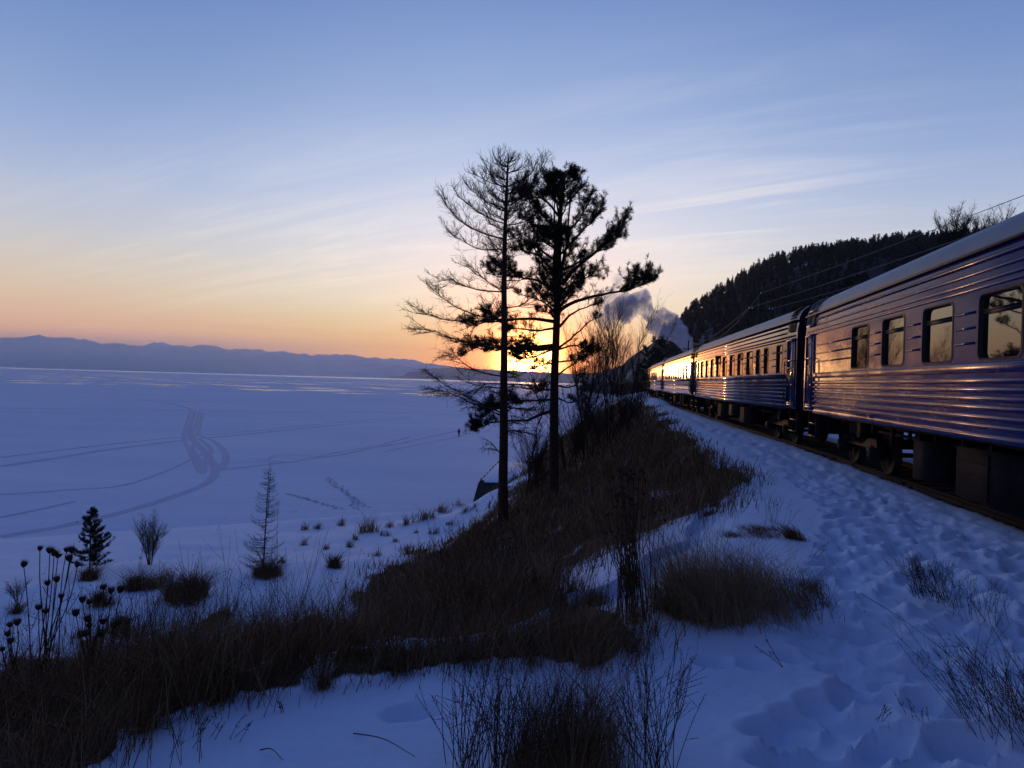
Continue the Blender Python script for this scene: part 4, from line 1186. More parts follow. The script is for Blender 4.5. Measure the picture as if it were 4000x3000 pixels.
def build_larch():
    D = 22.0
    tr = [(1966, 2075), (1965, 1900), (1968, 1700), (1968, 1500), (1970, 1300), (1969, 1100), (1973, 900), (1979, 750), (1984, 640), (1987, 600)]
    C = spline([P(u, v, D) for u, v in tr], 40); base = C[0].copy(); base[2] = gnd(base[0], base[1]) - .1; C[0] = base
    root = empty('bare_larch', base); tag(root, 'tall leafless larch with spreading twigs, left of the two big trees', 'tree')
    t = np.linspace(0, 1, 40); rad = .165 * (1 - t) ** .95 + .007; rad[0] *= 1.25; rad[1] *= 1.08
    g = Geo(); g.tubes(C, rad, 12); g.obj('trunk', MT['bark'], root, base, smooth=True)
    B = [([c1(880, 430), c1(760, 390), c1(660, 335), c1(650, 330)], -.1), ([c1(880, 580), c1(780, 550), c1(690, 500), c1(600, 410)], .5),
         ([c1(876, 690), c1(760, 650), c1(620, 560), c1(520, 470), c1(512, 410)], -.6), ([c1(862, 800), c1(700, 752), c1(560, 680), c1(455, 560), c1(428, 470)], .7),
         ([c1(860, 872), c1(690, 872), c1(560, 810), c1(455, 730)], -.8), ([c1(856, 1180), c1(690, 1168), c1(560, 1130), c1(470, 1090), c1(395, 1100)], .8),
         ([c1(856, 1180), c1(740, 1100), c1(640, 1010), c1(575, 950)], -.7), ([c1(852, 1380), c1(680, 1350), c1(520, 1290), c1(400, 1200), c1(365, 1130)], .9),
         ([c1(852, 1395), c1(680, 1390), c1(480, 1385), c1(330, 1350), c1(240, 1285)], -1.0), ([c1(850, 1590), c1(680, 1565), c1(500, 1520), c1(330, 1455), c1(165, 1452)], .6),
         ([c2(845, 100), c2(690, 80), c2(560, 62), c2(400, 20)], 1.2), ([c2(842, 312), c2(720, 290), c2(600, 240), c2(500, 160), c2(390, 140)], -.9),
         ([c2(840, 400), c2(720, 390), c2(600, 430), c2(480, 440)], .9), ([c2(836, 572), c2(720, 520), c2(560, 440), c2(400, 345), c2(275, 255)], .3),
         ([c2(832, 590), c2(720, 540), c2(600, 490), c2(450, 420), c2(310, 400)], -.9), ([c2(830, 855), c2(770, 835), c2(700, 830)], .3), ([c2(830, 860), c2(770, 790), c2(712, 760)], -.2),
         ([c1(890, 420), c1(980, 385), c1(1060, 330), c1(1095, 240)], .3), ([c1(888, 560), c1(970, 520), c1(1070, 400), c1(1130, 300), c1(1168, 190)], -.3),
         ([c1(885, 700), c1(1000, 680), c1(1120, 600), c1(1170, 500)], .5), ([c1(880, 870), c1(1000, 840), c1(1110, 770)], -.7), ([c1(875, 1100), c1(1000, 1090), c1(1130, 1010)], .8),
         ([c1(870, 1300), c1(1000, 1270), c1(1120, 1180), c1(1190, 1120)], -.8), ([c1(870, 1590), c1(1000, 1600), c1(1120, 1560)], .7), ([c2(880, 320), c2(960, 310), c2(1080, 250)], -.7),
         ([c2(885, 390), c2(980, 392), c2(1090, 410)], .6), ([c2(880, 480), c2(960, 490), c2(1080, 480)], .9)]
    # boughs towards and away from the viewer, and the fine crown at the top
    for k in range(44):
        f = RNG.uniform(.24, .86); p0 = C[int(f * 39)]
        a = RNG.uniform(0, 2 * PI); reach = 2.6 * (1 - f) ** .7 * RNG.uniform(.5, .95) + .25
        ca = math.cos(a) * (.75 if f < .8 else 1); q = np.array([ca, math.sin(a), 0]) * reach
        rise = .15 + 1.1 * max(0, f - .5) if f > .45 else -.02
        L_ = np.array([p0, p0 + q * .35 + (0, 0, reach * rise * .25), p0 + q * .7 + (0, 0, reach * rise * .65), p0 + q + (0, 0, reach * (rise + .22))])
        B.append((spline(L_, 12), None))
    for k in range(34):
        f = RNG.uniform(.72, .93); p0 = C[int(f * 39)]; a = RNG.uniform(0, 2 * PI); reach = .85 * (1.0 - f) / .2 * RNG.uniform(.5, 1) + .12
        q = np.array([math.cos(a), math.sin(a), 0]) * reach; hgt = RNG.uniform(.35, .75) * reach + .04
        B.append((spline(np.array([p0, p0 + q * .5 + (0, 0, hgt * .22), p0 + q * .85 + (0, 0, hgt * .6), p0 + q + (0, 0, hgt * 1.0)]), 10), None))
    for pts, bow in B:
        L_ = pts if bow is None else branch_line(pts, D, bow * 1.3)
        ln = np.linalg.norm(np.diff(L_, axis=0), axis=1).sum(); hf = (L_[0][2] - base[2]) / (C[-1][2] - base[2])
        g = Geo(); n = len(L_); L_ = L_ + RNG.normal(size=L_.shape) * .018 * np.linspace(0, 1, n)[:, None]
        g.tubes(L_, np.linspace(.010 + .0065 * ln, .005, n), 5)
        up = -.55 + 1.3 * hf
        lt = 1.0 if ln > 1.5 else .55
        twigs(g, L_, 0, .075, .30 * lt, 1.05 * lt, up * .8, .85, .6, 3, .0058, .10, .5, -.22 + .42 * hf)
        if ln > .9:      # side limbs carrying their own sprays
            for k in range(int(ln * 3.2)):
                i = RNG.integers(2, n - 2); T_ = unit(L_[i + 1] - L_[i]); sd_ = unit(np.cross(T_, (0, 0, 1.0))) * RNG.choice([-1, 1])
                l2 = RNG.uniform(.45, 1.05) * min(1, ln / 2.2) * (1.15 - .5 * i / n); d_ = unit(T_ * .8 + sd_ * RNG.uniform(.3, 1) + np.array([0, 0, up * .6]) + RNG.normal(size=3) * .25)
                M_ = spline(np.array([L_[i], L_[i] + d_ * l2 * .5, L_[i] + d_ * l2 + (0, 0, l2 * (-.10 + .3 * hf))]), 8)
                g.tubes(M_, np.linspace(.009, .005, 8), 4)
                twigs(g, M_, 0, .07, .15, .5, up * .8, .85, .6, 2, .0056, .08, .6, -.2 + .4 * hf)
        # larch spurs and small cones
        ends, dr = twigs(g, L_, 0, .10, .08, .22, up * .8, .9, .3, 0, .0058, .1, .8)
        needles(g, ends, dr, 1, .02, .035, .009)
        g.obj('branch', MT['twig'], root, base)


def build_pine():
    D = 23.6
    tr = [(2164, 1900), (2164, 1750), (2165, 1600), (2167, 1450), (2173, 1300), (2178, 1150), (2182, 1000), (2186, 880), (2194, 770), (2202, 705), (2210, 680)]
    C = spline([P(u, v, D) for u, v in tr], 40); base = C[0].copy(); base[2] = min(gnd(base[0], base[1]), base[2]) - .1; C[0] = base
    root = empty('scots_pine', base); tag(root, 'tall pine with dense dark needle crown, right of the bare larch', 'tree')
    t = np.linspace(0, 1, 40); g = Geo(); g.tubes(C, .15 * (1 - t) ** .7 + .02, 12); g.obj('trunk', MT['bark'], root, base, smooth=True)
    for off, top in (([c1(1240, 1060), c1(1238, 900), c1(1262, 700), c1(1275, 560), c1(1300, 420)], .25), ([c1(1262, 1120), c1(1290, 950), c1(1318, 820), c1(1330, 640), c1(1350, 440)], -.3), ([c1(1236, 1150), c1(1222, 980), c1(1235, 800), c1(1225, 620), c1(1235, 450)], .3)):
        L_ = branch_line(off, D, top); g = Geo(); g.tubes(L_, np.linspace(.06, .02, len(L_)), 7); g.obj('stem', MT['bark'], root, base, smooth=True)
    # limb, depth bow, where foliage starts, density
    LM = [([c1(1262, 1320), c1(1330, 1270), c1(1420, 1238), c1(1540, 1205), c1(1640, 1185), c1(1780, 1155), c1(1880, 1120), c1(1945, 1090)], .5, .62, 1.3),
          ([c1(1700, 1172), c1(1760, 1110), c1(1800, 1050)], .55, .1, 1.3), ([c1(1780, 1155), c1(1850, 1090), c1(1890, 1040)], .55, .1, 1.3),
          ([c1(1282, 1130), c1(1380, 1010), c1(1500, 910), c1(1610, 820), c1(1700, 730), c1(1765, 640)], -.4, .42, 1.4), ([c1(1560, 860), c1(1650, 800), c1(1740, 770)], -.3, .2, 1.2),
          ([c1(1290, 1020), c1(1420, 960), c1(1560, 880), c1(1660, 850)], .6, .35, 1.0), ([c1(1285, 900), c1(1390, 780), c1(1490, 680), c1(1575, 580)], .6, .3, 1.5),
          ([c1(1300, 760), c1(1390, 680), c1(1460, 560), c1(1475, 490)], -.6, .25, 1.5), ([c1(1310, 560), c1(1370, 480), c1(1420, 420)], .4, .2, 1.4),
          ([c1(1280, 1170), c1(1380, 1110), c1(1470, 1075), c1(1540, 1060)], -.5, .35, 1.5), ([c1(1270, 1240), c1(1350, 1130), c1(1400, 1080)], .9, .3, 1.2),
          ([c1(1262, 1580), c1(1330, 1530), c1(1400, 1470), c1(1480, 1400), c1(1520, 1360)], .5, .9, .3), ([c1(1265, 1430), c1(1340, 1350), c1(1450, 1290), c1(1580, 1255)], .8, .7, .5),
          ([c1(1240, 1330), c1(1170, 1270), c1(1080, 1225), c1(960, 1200)], .6, .45, 1.0), ([c1(1238, 1190), c1(1140, 1120), c1(1040, 1085), c1(900, 1070), c1(760, 1030)], .5, .55, 1.6),
          ([c1(980, 1080), c1(880, 1010), c1(790, 985)], .6, .15, 1.5), ([c1(1240, 1110), c1(1160, 960), c1(1060, 900), c1(940, 880)], -.5, .35, 1.5), ([c1(1150, 950), c1(1080, 870), c1(1040, 850)], .2, .1, 1.5),
          ([c1(1240, 960), c1(1130, 880), c1(1010, 800), c1(900, 780)], .5, .4, .9), ([c1(1248, 820), c1(1150, 740), c1(1050, 680), c1(965, 640)], -.4, .3, 1.4),
          ([c1(1255, 740), c1(1150, 640), c1(1060, 540), c1(990, 470)], .4, .3, 1.5), ([c1(1262, 640), c1(1180, 540), c1(1100, 500), c1(955, 535)], -.4, .3, 1.4), ([c1(1268, 560), c1(1200, 450), c1(1165, 350)], .3, .25, 1.5),
          ([c1(1030, 440), c1(1015, 425), c1(1010, 415)], 0, 0, 1.0), ([c1(1280, 480), c1(1230, 380), c1(1195, 365)], -.3, .2, 1.6), ([c1(1295, 430), c1(1330, 340), c1(1345, 330)], 0, .2, 1.6), ([c1(1300, 450), c1(1370, 370), c1(1395, 365)], .2, .2, 1.6),
          ([c1(1285, 440), c1(1262, 360), c1(1265, 335)], .1, .2, 1.6), ([c1(1235, 1395), c1(1080, 1375), c1(920, 1380), c1(740, 1400), c1(590, 1425)], .8, .5, 1.5), ([c1(840, 1390), c1(780, 1350), c1(740, 1325)], .7, .2, 1.3), ([c1(1240, 1390), c1(1190, 1330), c1(1120, 1320)], -.6, .3, 1.3),
          ([c1(1232, 1440), c1(1080, 1460), c1(960, 1445), c1(890, 1450)], -.5, .35, 1.0), ([c1(1228, 1560), c1(1100, 1570), c1(1000, 1600), c1(940, 1620)], .6, .35, 1.5), ([c1(1226, 1580), c1(1060, 1590), c1(860, 1580), c1(700, 1560), c1(560, 1640)], 1.0, .5, 1.3),
          ([c1(900, 1590), c1(800, 1600), c1(720, 1590)], .9, .1, 1.0), ([c2(1218, 110), c2(1100, 130), c2(1020, 120), c2(940, 200)], -.6, .5, 1.3), ([c2(1215, 120), c2(1050, 180), c2(920, 170)], -.3, .5, .9), ([c2(1262, 210), c2(1400, 190), c2(1490, 150)], .4, .5, 1.0), ([c2(1255, 120), c2(1370, 90), c2(1440, 120), c2(1500, 125)], .3, .45, 1.3),
          ([c2(1212, 410), c2(1140, 415), c2(1080, 430)], .5, .2, 1.4), ([c2(1212, 480), c2(1080, 490), c2(960, 500), c2(890, 530)], -.4, .5, 1.5), ([c2(1206, 565), c2(1120, 590), c2(1020, 635), c2(890, 630), c2(780, 645), c2(690, 680), c2(650, 700)], .6, .60, 1.2),
          ([c2(900, 560), c2(800, 545), c2(720, 600), c2(660, 640)], .4, .1, 1.6), ([c2(900, 560), c2(820, 540), c2(770, 530)], .4, .1, 1.8), ([c2(1250, 470), c2(1330, 500), c2(1420, 480)], -.5, .6, .5), ([c2(1245, 380), c2(1340, 390), c2(1460, 330)], .6, .6, .5),
          ([c2(1255, 300), c2(1340, 240), c2(1440, 190)], -.6, .6, .7), ([c2(1250, 250), c2(1180, 220), c2(1080, 250)], -.7, .4, .8)]
    for k in range(26):     # boughs along the line of sight
        f = RNG.uniform(.42, .84); p0 = C[int(f * 39)]; a = RNG.choice([-1, 1]) * PI / 2 + RNG.normal() * .5
        reach = (2.3 * (1.05 - f) ** .6 + .2) * RNG.uniform(.5, .9); q = np.array([math.cos(a), math.sin(a), 0]) * reach
        LM.append((spline(np.array([p0, p0 + q * .5 + (0, 0, reach * .3), p0 + q + (0, 0, reach * .7)]), 10), None, .35, 1.0))
    for pts, bow, fs, den in LM:
        L_ = pts if bow is None else branch_line(pts, D, bow * 1.2)
        n = len(L_); ln = np.linalg.norm(np.diff(L_, axis=0), axis=1).sum()
        L_ = L_ + RNG.normal(size=L_.shape) * .03 * np.linspace(0, 1, n)[:, None]
        g = Geo(); g.tubes(L_, np.linspace(.018 + .016 * ln, .010, n), 6)
        e0, d0 = twigs(g, L_, 0, .13, .2, .6, .25, .8, .7, 2, .009, .15, .6)
        lt = min(1.0, .45 + ln / 3.2)
        ends, dr = twigs(g, L_, 0, .105 / den, .20 * lt, .68 * lt, .45, .75, .6, 2, .009, fs, .75, .4)
        b_ = g.obj('branch', MT['bark'], root, base)
        pick = RNG.random(len(e0)) < .22 * (den > .7); ends = np.concatenate([ends, e0[pick], L_[-1:]]); dr = np.concatenate([dr, d0[pick], unit(L_[-1:] - L_[-2:-1])])
        g = Geo(); needles(g, ends, unit(dr + np.array([0, 0, .35])), 26, .07, .18, .0075)
        g.obj('needles', MT['needle'], b_, base)


build_larch()
build_pine()


def shrub(name, label, cat, base, height, spread, stems, dens, rad, m, group=None, lean=(0, 0), sub=2, tw=(.25, .6), up=.55, droop=.15):
    base = np.asarray(base, float); root = empty(name, base); tag(root, label, cat, group)
    g = Geo(); g2 = Geo(); n = 9
    for k in range(stems):
        a = RNG.uniform(0, 2 * PI); s_ = spread * math.sqrt(RNG.random()); h_ = height * RNG.uniform(.65, 1.0)
        q = np.array([math.cos(a) * s_ + lean[0] * h_, math.sin(a) * s_ + lean[1] * h_, h_])
        b0 = np.array([math.cos(a), math.sin(a), 0]) * spread * .12
        L_ = spline(np.array([b0, b0 + q * (.25, .25, .38), b0 + q * (.62, .62, .75), b0 + q]), n) + RNG.normal(size=(n, 3)) * .02 * h_ * np.linspace(0, 1, n)[:, None]
        g.tubes(L_, np.linspace(rad * 1.6, rad * .5, n), 5)
        # secondary limbs
        for j in range(3):
            i = RNG.integers(2, 7); d = unit(unit(L_[i + 1] - L_[i]) + rand_dirs(1)[0] * .7 + np.array([0, 0, .25])); l2 = h_ * RNG.uniform(.25, .5)
            M_ = spline(np.array([L_[i], L_[i] + d * l2 * .5, L_[i] + d * l2 + (0, 0, l2 * .12)]), 7)
            g.tubes(M_, np.linspace(rad * .8, rad * .35, 7), 4)
            twigs(g2, M_, 0, dens * .8, tw[0] * height * .3, tw[1] * height * .3, up, .8, .8, sub, rad * .34, .2, .7, droop)
        twigs(g2, L_, 0, dens, tw[0] * height * .35, tw[1] * height * .35, up, .8, .8, sub, rad * .36, .25, .7, droop)
    g.obj('trunk', MT['bark'], root, (0, 0, 0)); g2.obj('crown', m, root, (0, 0, 0))
    return root


def at(u, v, d):
    p = P(u, v, d); return (p[0], p[1], gnd(p[0], p[1]) - .08)


# bare trees and brush on the bank between the pine and the train
def tree_at(u, vtop, d, **k):
    b_ = at(u, 1500, d); top = P(u, vtop, d)[2]
    return shrub(base=b_, height=top - b_[2], **k)


tree_at(2385, 1195, 36, name='bare_tree', label='slim bare birch with fine upright twigs, right of the pine and taller than the brush', cat='tree', spread=.85, stems=4, dens=.16, rad=.022, m=MT['twig'], tw=(.3, .8), up=.9)
tree_at(2445, 1215, 38, name='bare_tree', label='forked bare tree in front of the steam, nearest the train', cat='tree', spread=1.3, stems=5, dens=.17, rad=.018, m=MT['twig'], tw=(.3, .8), up=.9)
tree_at(2300, 1330, 33, name='bare_tree', label='lower bare sapling close to the right of the pine trunk', cat='tree', spread=1.1, stems=5, dens=.17, rad=.015, m=MT['twig'], tw=(.3, .7), up=.7)
tree_at(2500, 1330, 44, name='bare_tree', label='thin bare sapling beside the farthest carriage', cat='tree', spread=1.0, stems=5, dens=.16, rad=.018, m=MT['twig'])
tree_at(2270, 1380, 42, name='bare_tree', label='leaning bare sapling low behind the pine trunk', cat='tree', spread=1.9, stems=8, dens=.15, rad=.017, m=MT['twig'], lean=(.2, 0))
BR = 'dark bare brush on the bank'
for (u, vt, d, sp, st_, lab) in [(2300, 1620, 33, 1.4, 13, 'dense black brush just right of the pine trunk'), (2370, 1565, 36, 1.5, 14, 'tall dark brush under the slim birch'), (2440, 1535, 40, 1.5, 14, 'dark brush below the forked tree'),
                                (2490, 1510, 52, 1.6, 13, 'dark brush crowding the farthest carriage'), (2230, 1600, 31, 1.4, 14, 'dark brush round the foot of the pine'), (2330, 1525, 50, 2.0, 12, 'darker brush far behind the birch')]:
    tree_at(u, vt, d, name='brush', label=lab, cat='bush', spread=sp, stems=st_, dens=.13, rad=.012, m=MT['twig'], group=BR, sub=2, tw=(.4, .95))
tree_at(2095, 1690, 30, name='round_bush', label='rounded leafless bush between the two trunks, edge against the lake', cat='bush', spread=1.0, stems=14, dens=.10, rad=.011, m=MT['twig'], sub=3, tw=(.4, .9), up=.35)
tree_at(2060, 1500, 26, name='bare_sapling', label='slanting thin sapling just right of the larch trunk', cat='tree', spread=.35, stems=2, dens=.14, rad=.020, m=MT['twig'], lean=(.08, 0))
tree_at(2075, 1800, 27, name='round_bush', label='low spreading twiggy bush above the stone wall', cat='bush', spread=1.3, stems=10, dens=.12, rad=.010, m=MT['twig'], sub=3, up=.3)
# crowns showing over the roof of the nearest carriage
for u, vt, d, sp, lab in [(3725, 830, 55, 2.3, 'bare rounded tree crown over the nearest roof, farther from the picture edge'), (3865, 838, 53, 2.4, 'bare rounded tree crown over the nearest roof, closer to the picture edge')]:
    p = P(u, vt, d); hh_ = 4.2
    r_ = shrub('bare_tree', lab, 'tree', (p[0], p[1], p[2] - hh_), hh_, 1.2, 18, .16, .026, MT['twig'], sub=3, tw=(.25, .6), up=.5)
    g = Geo(); g.tubes(np.array([(0, 0, -(p[2] - hh_) - 1.5), (.05, 0, -4), (0, 0, .1)]), np.array([.2, .15, .10]), 8); g.obj('trunk', MT['bark'], r_)


def pine_shape(name, label, base, height, width, n, m, nl, w, pw=.8, irregular=.35):
    base = np.asarray(base, float); root = empty(name, base); tag(root, label, 'tree')
    g = Geo(); g.tubes(np.array([(0, 0, 0), (0, 0, height * .5), (0, 0, height * .98)]), np.array([.03, .02, .006]) * height * .4, 7); g.obj('trunk', MT['bark'], root)
    g = Geo(); gt = Geo()
    for k in range(n):
        f = .12 + .86 * (k / n); a = RNG.uniform(0, 2 * PI); L = width * (1.03 - f) ** pw * RNG.uniform(1 - irregular, 1.1); z = f * height
        tip = np.array([math.cos(a) * L, math.sin(a) * L, z + L * RNG.uniform(.15, .55)])
        l_ = spline(np.array([(0, 0, z), (tip[0] * .5, tip[1] * .5, z + L * .06), tip]), 7)
        gt.tubes(l_, np.linspace(.012, .005, 7) * (height / 2.4) ** .5, 4)
        e, d = twigs(gt, l_, 0, .05 * (height / 2.4), .06, .17 * (height / 2.4), .35, .8, .7, 1, .004, .12, .7)
        e = np.concatenate([e, l_[2:]]); d = np.concatenate([d, np.broadcast_to(unit(l_[-1] - l_[0]), (len(l_) - 2, 3))])
        needles(g, e, unit(d + np.array([0, 0, .3])), nl, .04 * height / 2.4, .085 * height / 2.4, w)
    e = np.array([(0, 0, height)]); needles(g, np.repeat(e, 6, 0), np.repeat(np.array([[0, 0, 1.]]), 6, 0), nl, .05, .12, w)
    gt.obj('branch', MT['bark'], root); g.obj('needles', m, root)


p = G(350, 2235); pine_shape('young_pine', 'small dark young pine standing alone on the snowy shore', (p[0], p[1], p[2] - .05), (2235 - 2022) / F * np.linalg.norm(p - EYE), 1.2, 60, MT['needle'], 20, .007, .75, .45)
# dark pines on the point beyond the bend
for u, vt, d, wd, lab in [(2590, 1318, 112, 2.6, 'dark pine on the point, nearest the stove chimney'), (2535, 1352, 108, 2.6, 'dark pine on the point behind the forked bare tree'), (2640, 1366, 118, 2.1, 'lowest dark pine peeping over the carriage roof')]:
    p = P(u, vt, d); zb = gnd(p[0], p[1]) - .3 if p[0] < 15 else -.5
    pine_shape('dark_pine', lab, (p[0], p[1], zb), p[2] - zb, wd, 46, MT['needle'], 8, .045, .35, .5)
p = P(3345, 1060, 48); pine_shape('dark_pine', 'black bushy pine top behind the roof of the nearest carriage', (p[0], p[1], -1), p[2] + 1, 1.5, 40, MT['needle'], 10, .03, .4, .4)


def small_larch():
    p = G(1028, 2245); d = np.linalg.norm(p - EYE); H = (2245 - 1832) / F * d; base = np.array([p[0], p[1], p[2] - .05])
    root = empty('young_larch', base); tag(root, 'young leafless larch, slender and cone shaped, on the snowy shore', 'tree')
    g = Geo(); c = spline(np.array([(0, 0, 0), (.03, 0, H * .3), (.09, .02, H * .65), (.16, .02, H)]), 12); g.tubes(c, np.linspace(.045, .006, 12), 6)
    c2_ = c[6:] + np.array([.07, 0, -.1]); g.tubes(c2_, np.linspace(.018, .004, len(c2_)), 4); g.obj('trunk', MT['bark'], root)
    g = Geo()
    for k in range(180):
        f = .06 + .86 * RNG.random() ** .9; p0 = c[int(f * 11)] + (c[min(11, int(f * 11) + 1)] - c[int(f * 11)]) * (f * 11 % 1)
        a = RNG.uniform(0, 2 * PI); L = 1.05 * (1 - f) ** .8 * RNG.uniform(.6, 1.1) + .08; q = np.array([math.cos(a), math.sin(a), 0]) * L
        l_ = spline(np.array([p0, p0 + q * .5 + (0, 0, -L * .04), p0 + q * .85 + (0, 0, L * .12), p0 + q + (0, 0, L * .3)]), 7)
        g.tubes(l_, np.linspace(.009, .004, 7), 4); twigs(g, l_, 0, .11, .08, .3, .25, .8, .6, 0, .0038, .2, .6)
    g.obj('crown', MT['twig'], root)


small_larch()
p = G(585, 2210); shrub('leafless_shrub', 'upright leafless shrub with dry leaf clusters on the shore', 'bush', p, (2210 - 2068) / F * np.linalg.norm(p - EYE), .62, 16, .07, .009, MT['weed'], sub=3, tw=(.3, .8), up=.8)
p = G(72, 2365); shrub('leafless_shrub', 'small low round shrub near the left picture edge', 'bush', p, 1.0, .45, 12, .06, .006, MT['twig'], sub=2, tw=(.4, .9), up=.35)


# ------------------------------------------------------------------ dry grass
def blades(g, X, Y, Z, H, Wd, lean, spread=.35):
    n = len(X); a = RNG.uniform(0, 2 * PI, n); ln = RNG.uniform(.1, 1, n) * spread
    d = np.stack([np.cos(a) * ln + lean[0], np.sin(a) * ln + lean[1], np.ones(n)], -1)
    b0 = np.stack([X, Y, Z], -1); az = RNG.uniform(0, PI, n); sd = np.stack([np.cos(az), np.sin(az), 0 * az], -1) * Wd[:, None]
    m = b0 + d * (H * .5)[:, None]; droop = RNG.uniform(.2, 1.1, n)
    tip = b0 + np.stack([d[:, 0] * H * 1.35 * (1 + .4 * droop), d[:, 1] * H * 1.35 * (1 + .4 * droop), H * (1 - .22 * droop)], -1)
    V = np.stack([b0 + sd, b0 - sd, m - sd * .7, m + sd * .7, tip], 1).reshape(-1, 3)
    i = np.arange(n) * 5
    g.add(V, np.stack([i, i + 1, i + 2, i + 3], -1), np.stack([i + 3, i + 2, i + 4], -1))


def bank_grass():
    N = 520000
    th = RNG.uniform(math.radians(-52), math.radians(40), N); r = np.exp(RNG.uniform(math.log(2.2), math.log(110), N))
    x = r * np.sin(th); y = r * np.cos(th); z = ground(x, y)
    jt = RNG.normal(size=(2, N)) * np.minimum(.035 * r, .35)
    k = bank_mask(x + jt[0], y + jt[1], z)
    x, y, z, r = x[k], y[k], z[k], r[k]
    cl = fbm(x * 1.7, y * 1.7, 3, 101); k = RNG.random(len(x)) < np.clip(.75 + 1.6 * cl, .12, 1)
    x, y, z, r, cl = x[k], y[k], z[k], r[k], cl[k]
    s = sdist(x, y, CREST)
    H = (.30 + .9 * np.clip(cl + .2, 0, .5)) * RNG.uniform(.5, 1.25, len(x)) * np.clip(.55 + (-s) * .25, .55, 1.0)
    # tall weeds at the near left
    H = H * (1 + .45 * np.clip((6.5 - r) / 3, 0, 1) * (x < -1))
    pick = RNG.random(len(x)) < .22
    g = Geo(); q = ~pick
    blades(g, x[q], y[q], z[q] - .02, H[q], np.maximum(.0022, .00055 * r[q]) * RNG.uniform(.6, 1.4, q.sum()), (.06, .05), .55)
    o = g.obj('dry_grass', MT['grass']); o['kind'] = 'stuff'
    g = Geo(); blades(g, x[pick], y[pick], z[pick], H[pick] * 1.2, np.maximum(.0018, .00045 * r[pick]), (.05, 0), .7)
    o = g.obj('pale_grass', MT['grass2']); o['kind'] = 'stuff'
    # upright leafless weed stalks standing in the grass
    n = 3400; j = RNG.integers(0, len(x), n * 4); j = j[(r[j] < 26) & ((x[j] < 0) | (RNG.random(len(j)) < .45))][:n]
    g = Geo(); t = np.linspace(0, 1, 5)[None, :, None]; n = len(j)
    b0 = np.stack([x[j], y[j], z[j]], -1)[:, None]; hh_ = (H[j] * RNG.uniform(1.05, 1.65, n))[:, None, None]
    L_ = b0 + np.concatenate([RNG.normal(size=(n, 1, 2)) * .22, np.ones((n, 1, 1))], 2) * hh_ * t + RNG.normal(size=(n, 1, 3)) * .06 * t ** 2
    g.tubes(L_, np.maximum(.0018, .0003 * r[j])[:, None] * (1.2 - .7 * t[:, :, 0]), 3)
    nb = n * 2; jb = RNG.integers(0, n, nb); pb = RNG.integers(2, 4, nb); o_ = L_[jb, pb]; ax = unit(L_[jb, 4] - L_[jb, 2])
    d_ = unit(ax + RNG.normal(size=(nb, 3)) * .5); l_ = RNG.uniform(.12, .38, nb)[:, None, None] * hh_[jb]
    g.tubes(o_[:, None] + d_[:, None] * l_ * np.linspace(0, 1, 3)[None, :, None], (np.maximum(.0013, .00022 * r[j][jb]))[:, None] * np.array([[1., .8, .5]]), 3)
    for q in range(n):
        if q % 3 == 0:
            c = L_[q, -1]; m_ = RNG.integers(3, 8); cc = c + RNG.normal(size=(m_, 3)) * (.03, .03, .06); w = .006 + .0006 * r[j[q]]
            V = np.stack([cc + rand_dirs(m_) * w, cc + rand_dirs(m_) * w, cc + rand_dirs(m_) * w], 1).reshape(-1, 3); g.add(V, None, np.arange(3 * m_).reshape(-1, 3))
    o = g.obj('weed_stalks', MT['weed']); o['kind'] = 'stuff'


bank_grass()


def tuft(label, base, radius, height, n, width, m='grass', lean=(0, 0), spread=.6, group=None, name='grass_tuft', snowcap=False):
    """several overlapping sheaves of blades, thin at the rim"""
    base = np.asarray(base, float); g = Geo(); k = RNG.integers(4, 8) if n < 600 else 18
    cx = RNG.normal(size=k) * radius * .24; cy = RNG.normal(size=k) * radius * .24; ch = RNG.uniform(.55, 1.0, k)
    if n >= 600:
        ca = RNG.uniform(0, 2 * PI, k); cr = np.sqrt(RNG.random(k)) * .85; cx = np.cos(ca) * cr * radius; cy = np.sin(ca) * cr * radius; ch = (1 - .6 * cr ** 1.5) * RNG.uniform(.6, 1.0, k)
    j = RNG.integers(0, k, n)
    a = RNG.uniform(0, 2 * PI, n); rr = np.abs(RNG.normal(size=n)) * radius * .30
    x = cx[j] + np.cos(a) * rr; y = cy[j] + np.sin(a) * rr
    z = ground(x + base[0], y + base[1]) - base[2] - .02
    H = height * ch[j] * RNG.uniform(.3, 1.05, n) * np.exp(-(rr / radius) ** 2 * 2.2)
    blades(g, x, y, z, H, np.full(n, width) * RNG.uniform(.5, 1.3, n), lean, spread)
    o = g.obj(name, MT[m]); o.location = base
    if n > 600:
        g = Geo(); q = RNG.random(n) < .3; blades(g, x[q], y[q], z[q], H[q] * 1.15, np.full(q.sum(), width * .8), lean, spread * 1.1); g.obj('pale_blades', MT['grass2'], o)['kind'] = 'stuff'
    return tag(o, label, 'grass tuft', group)


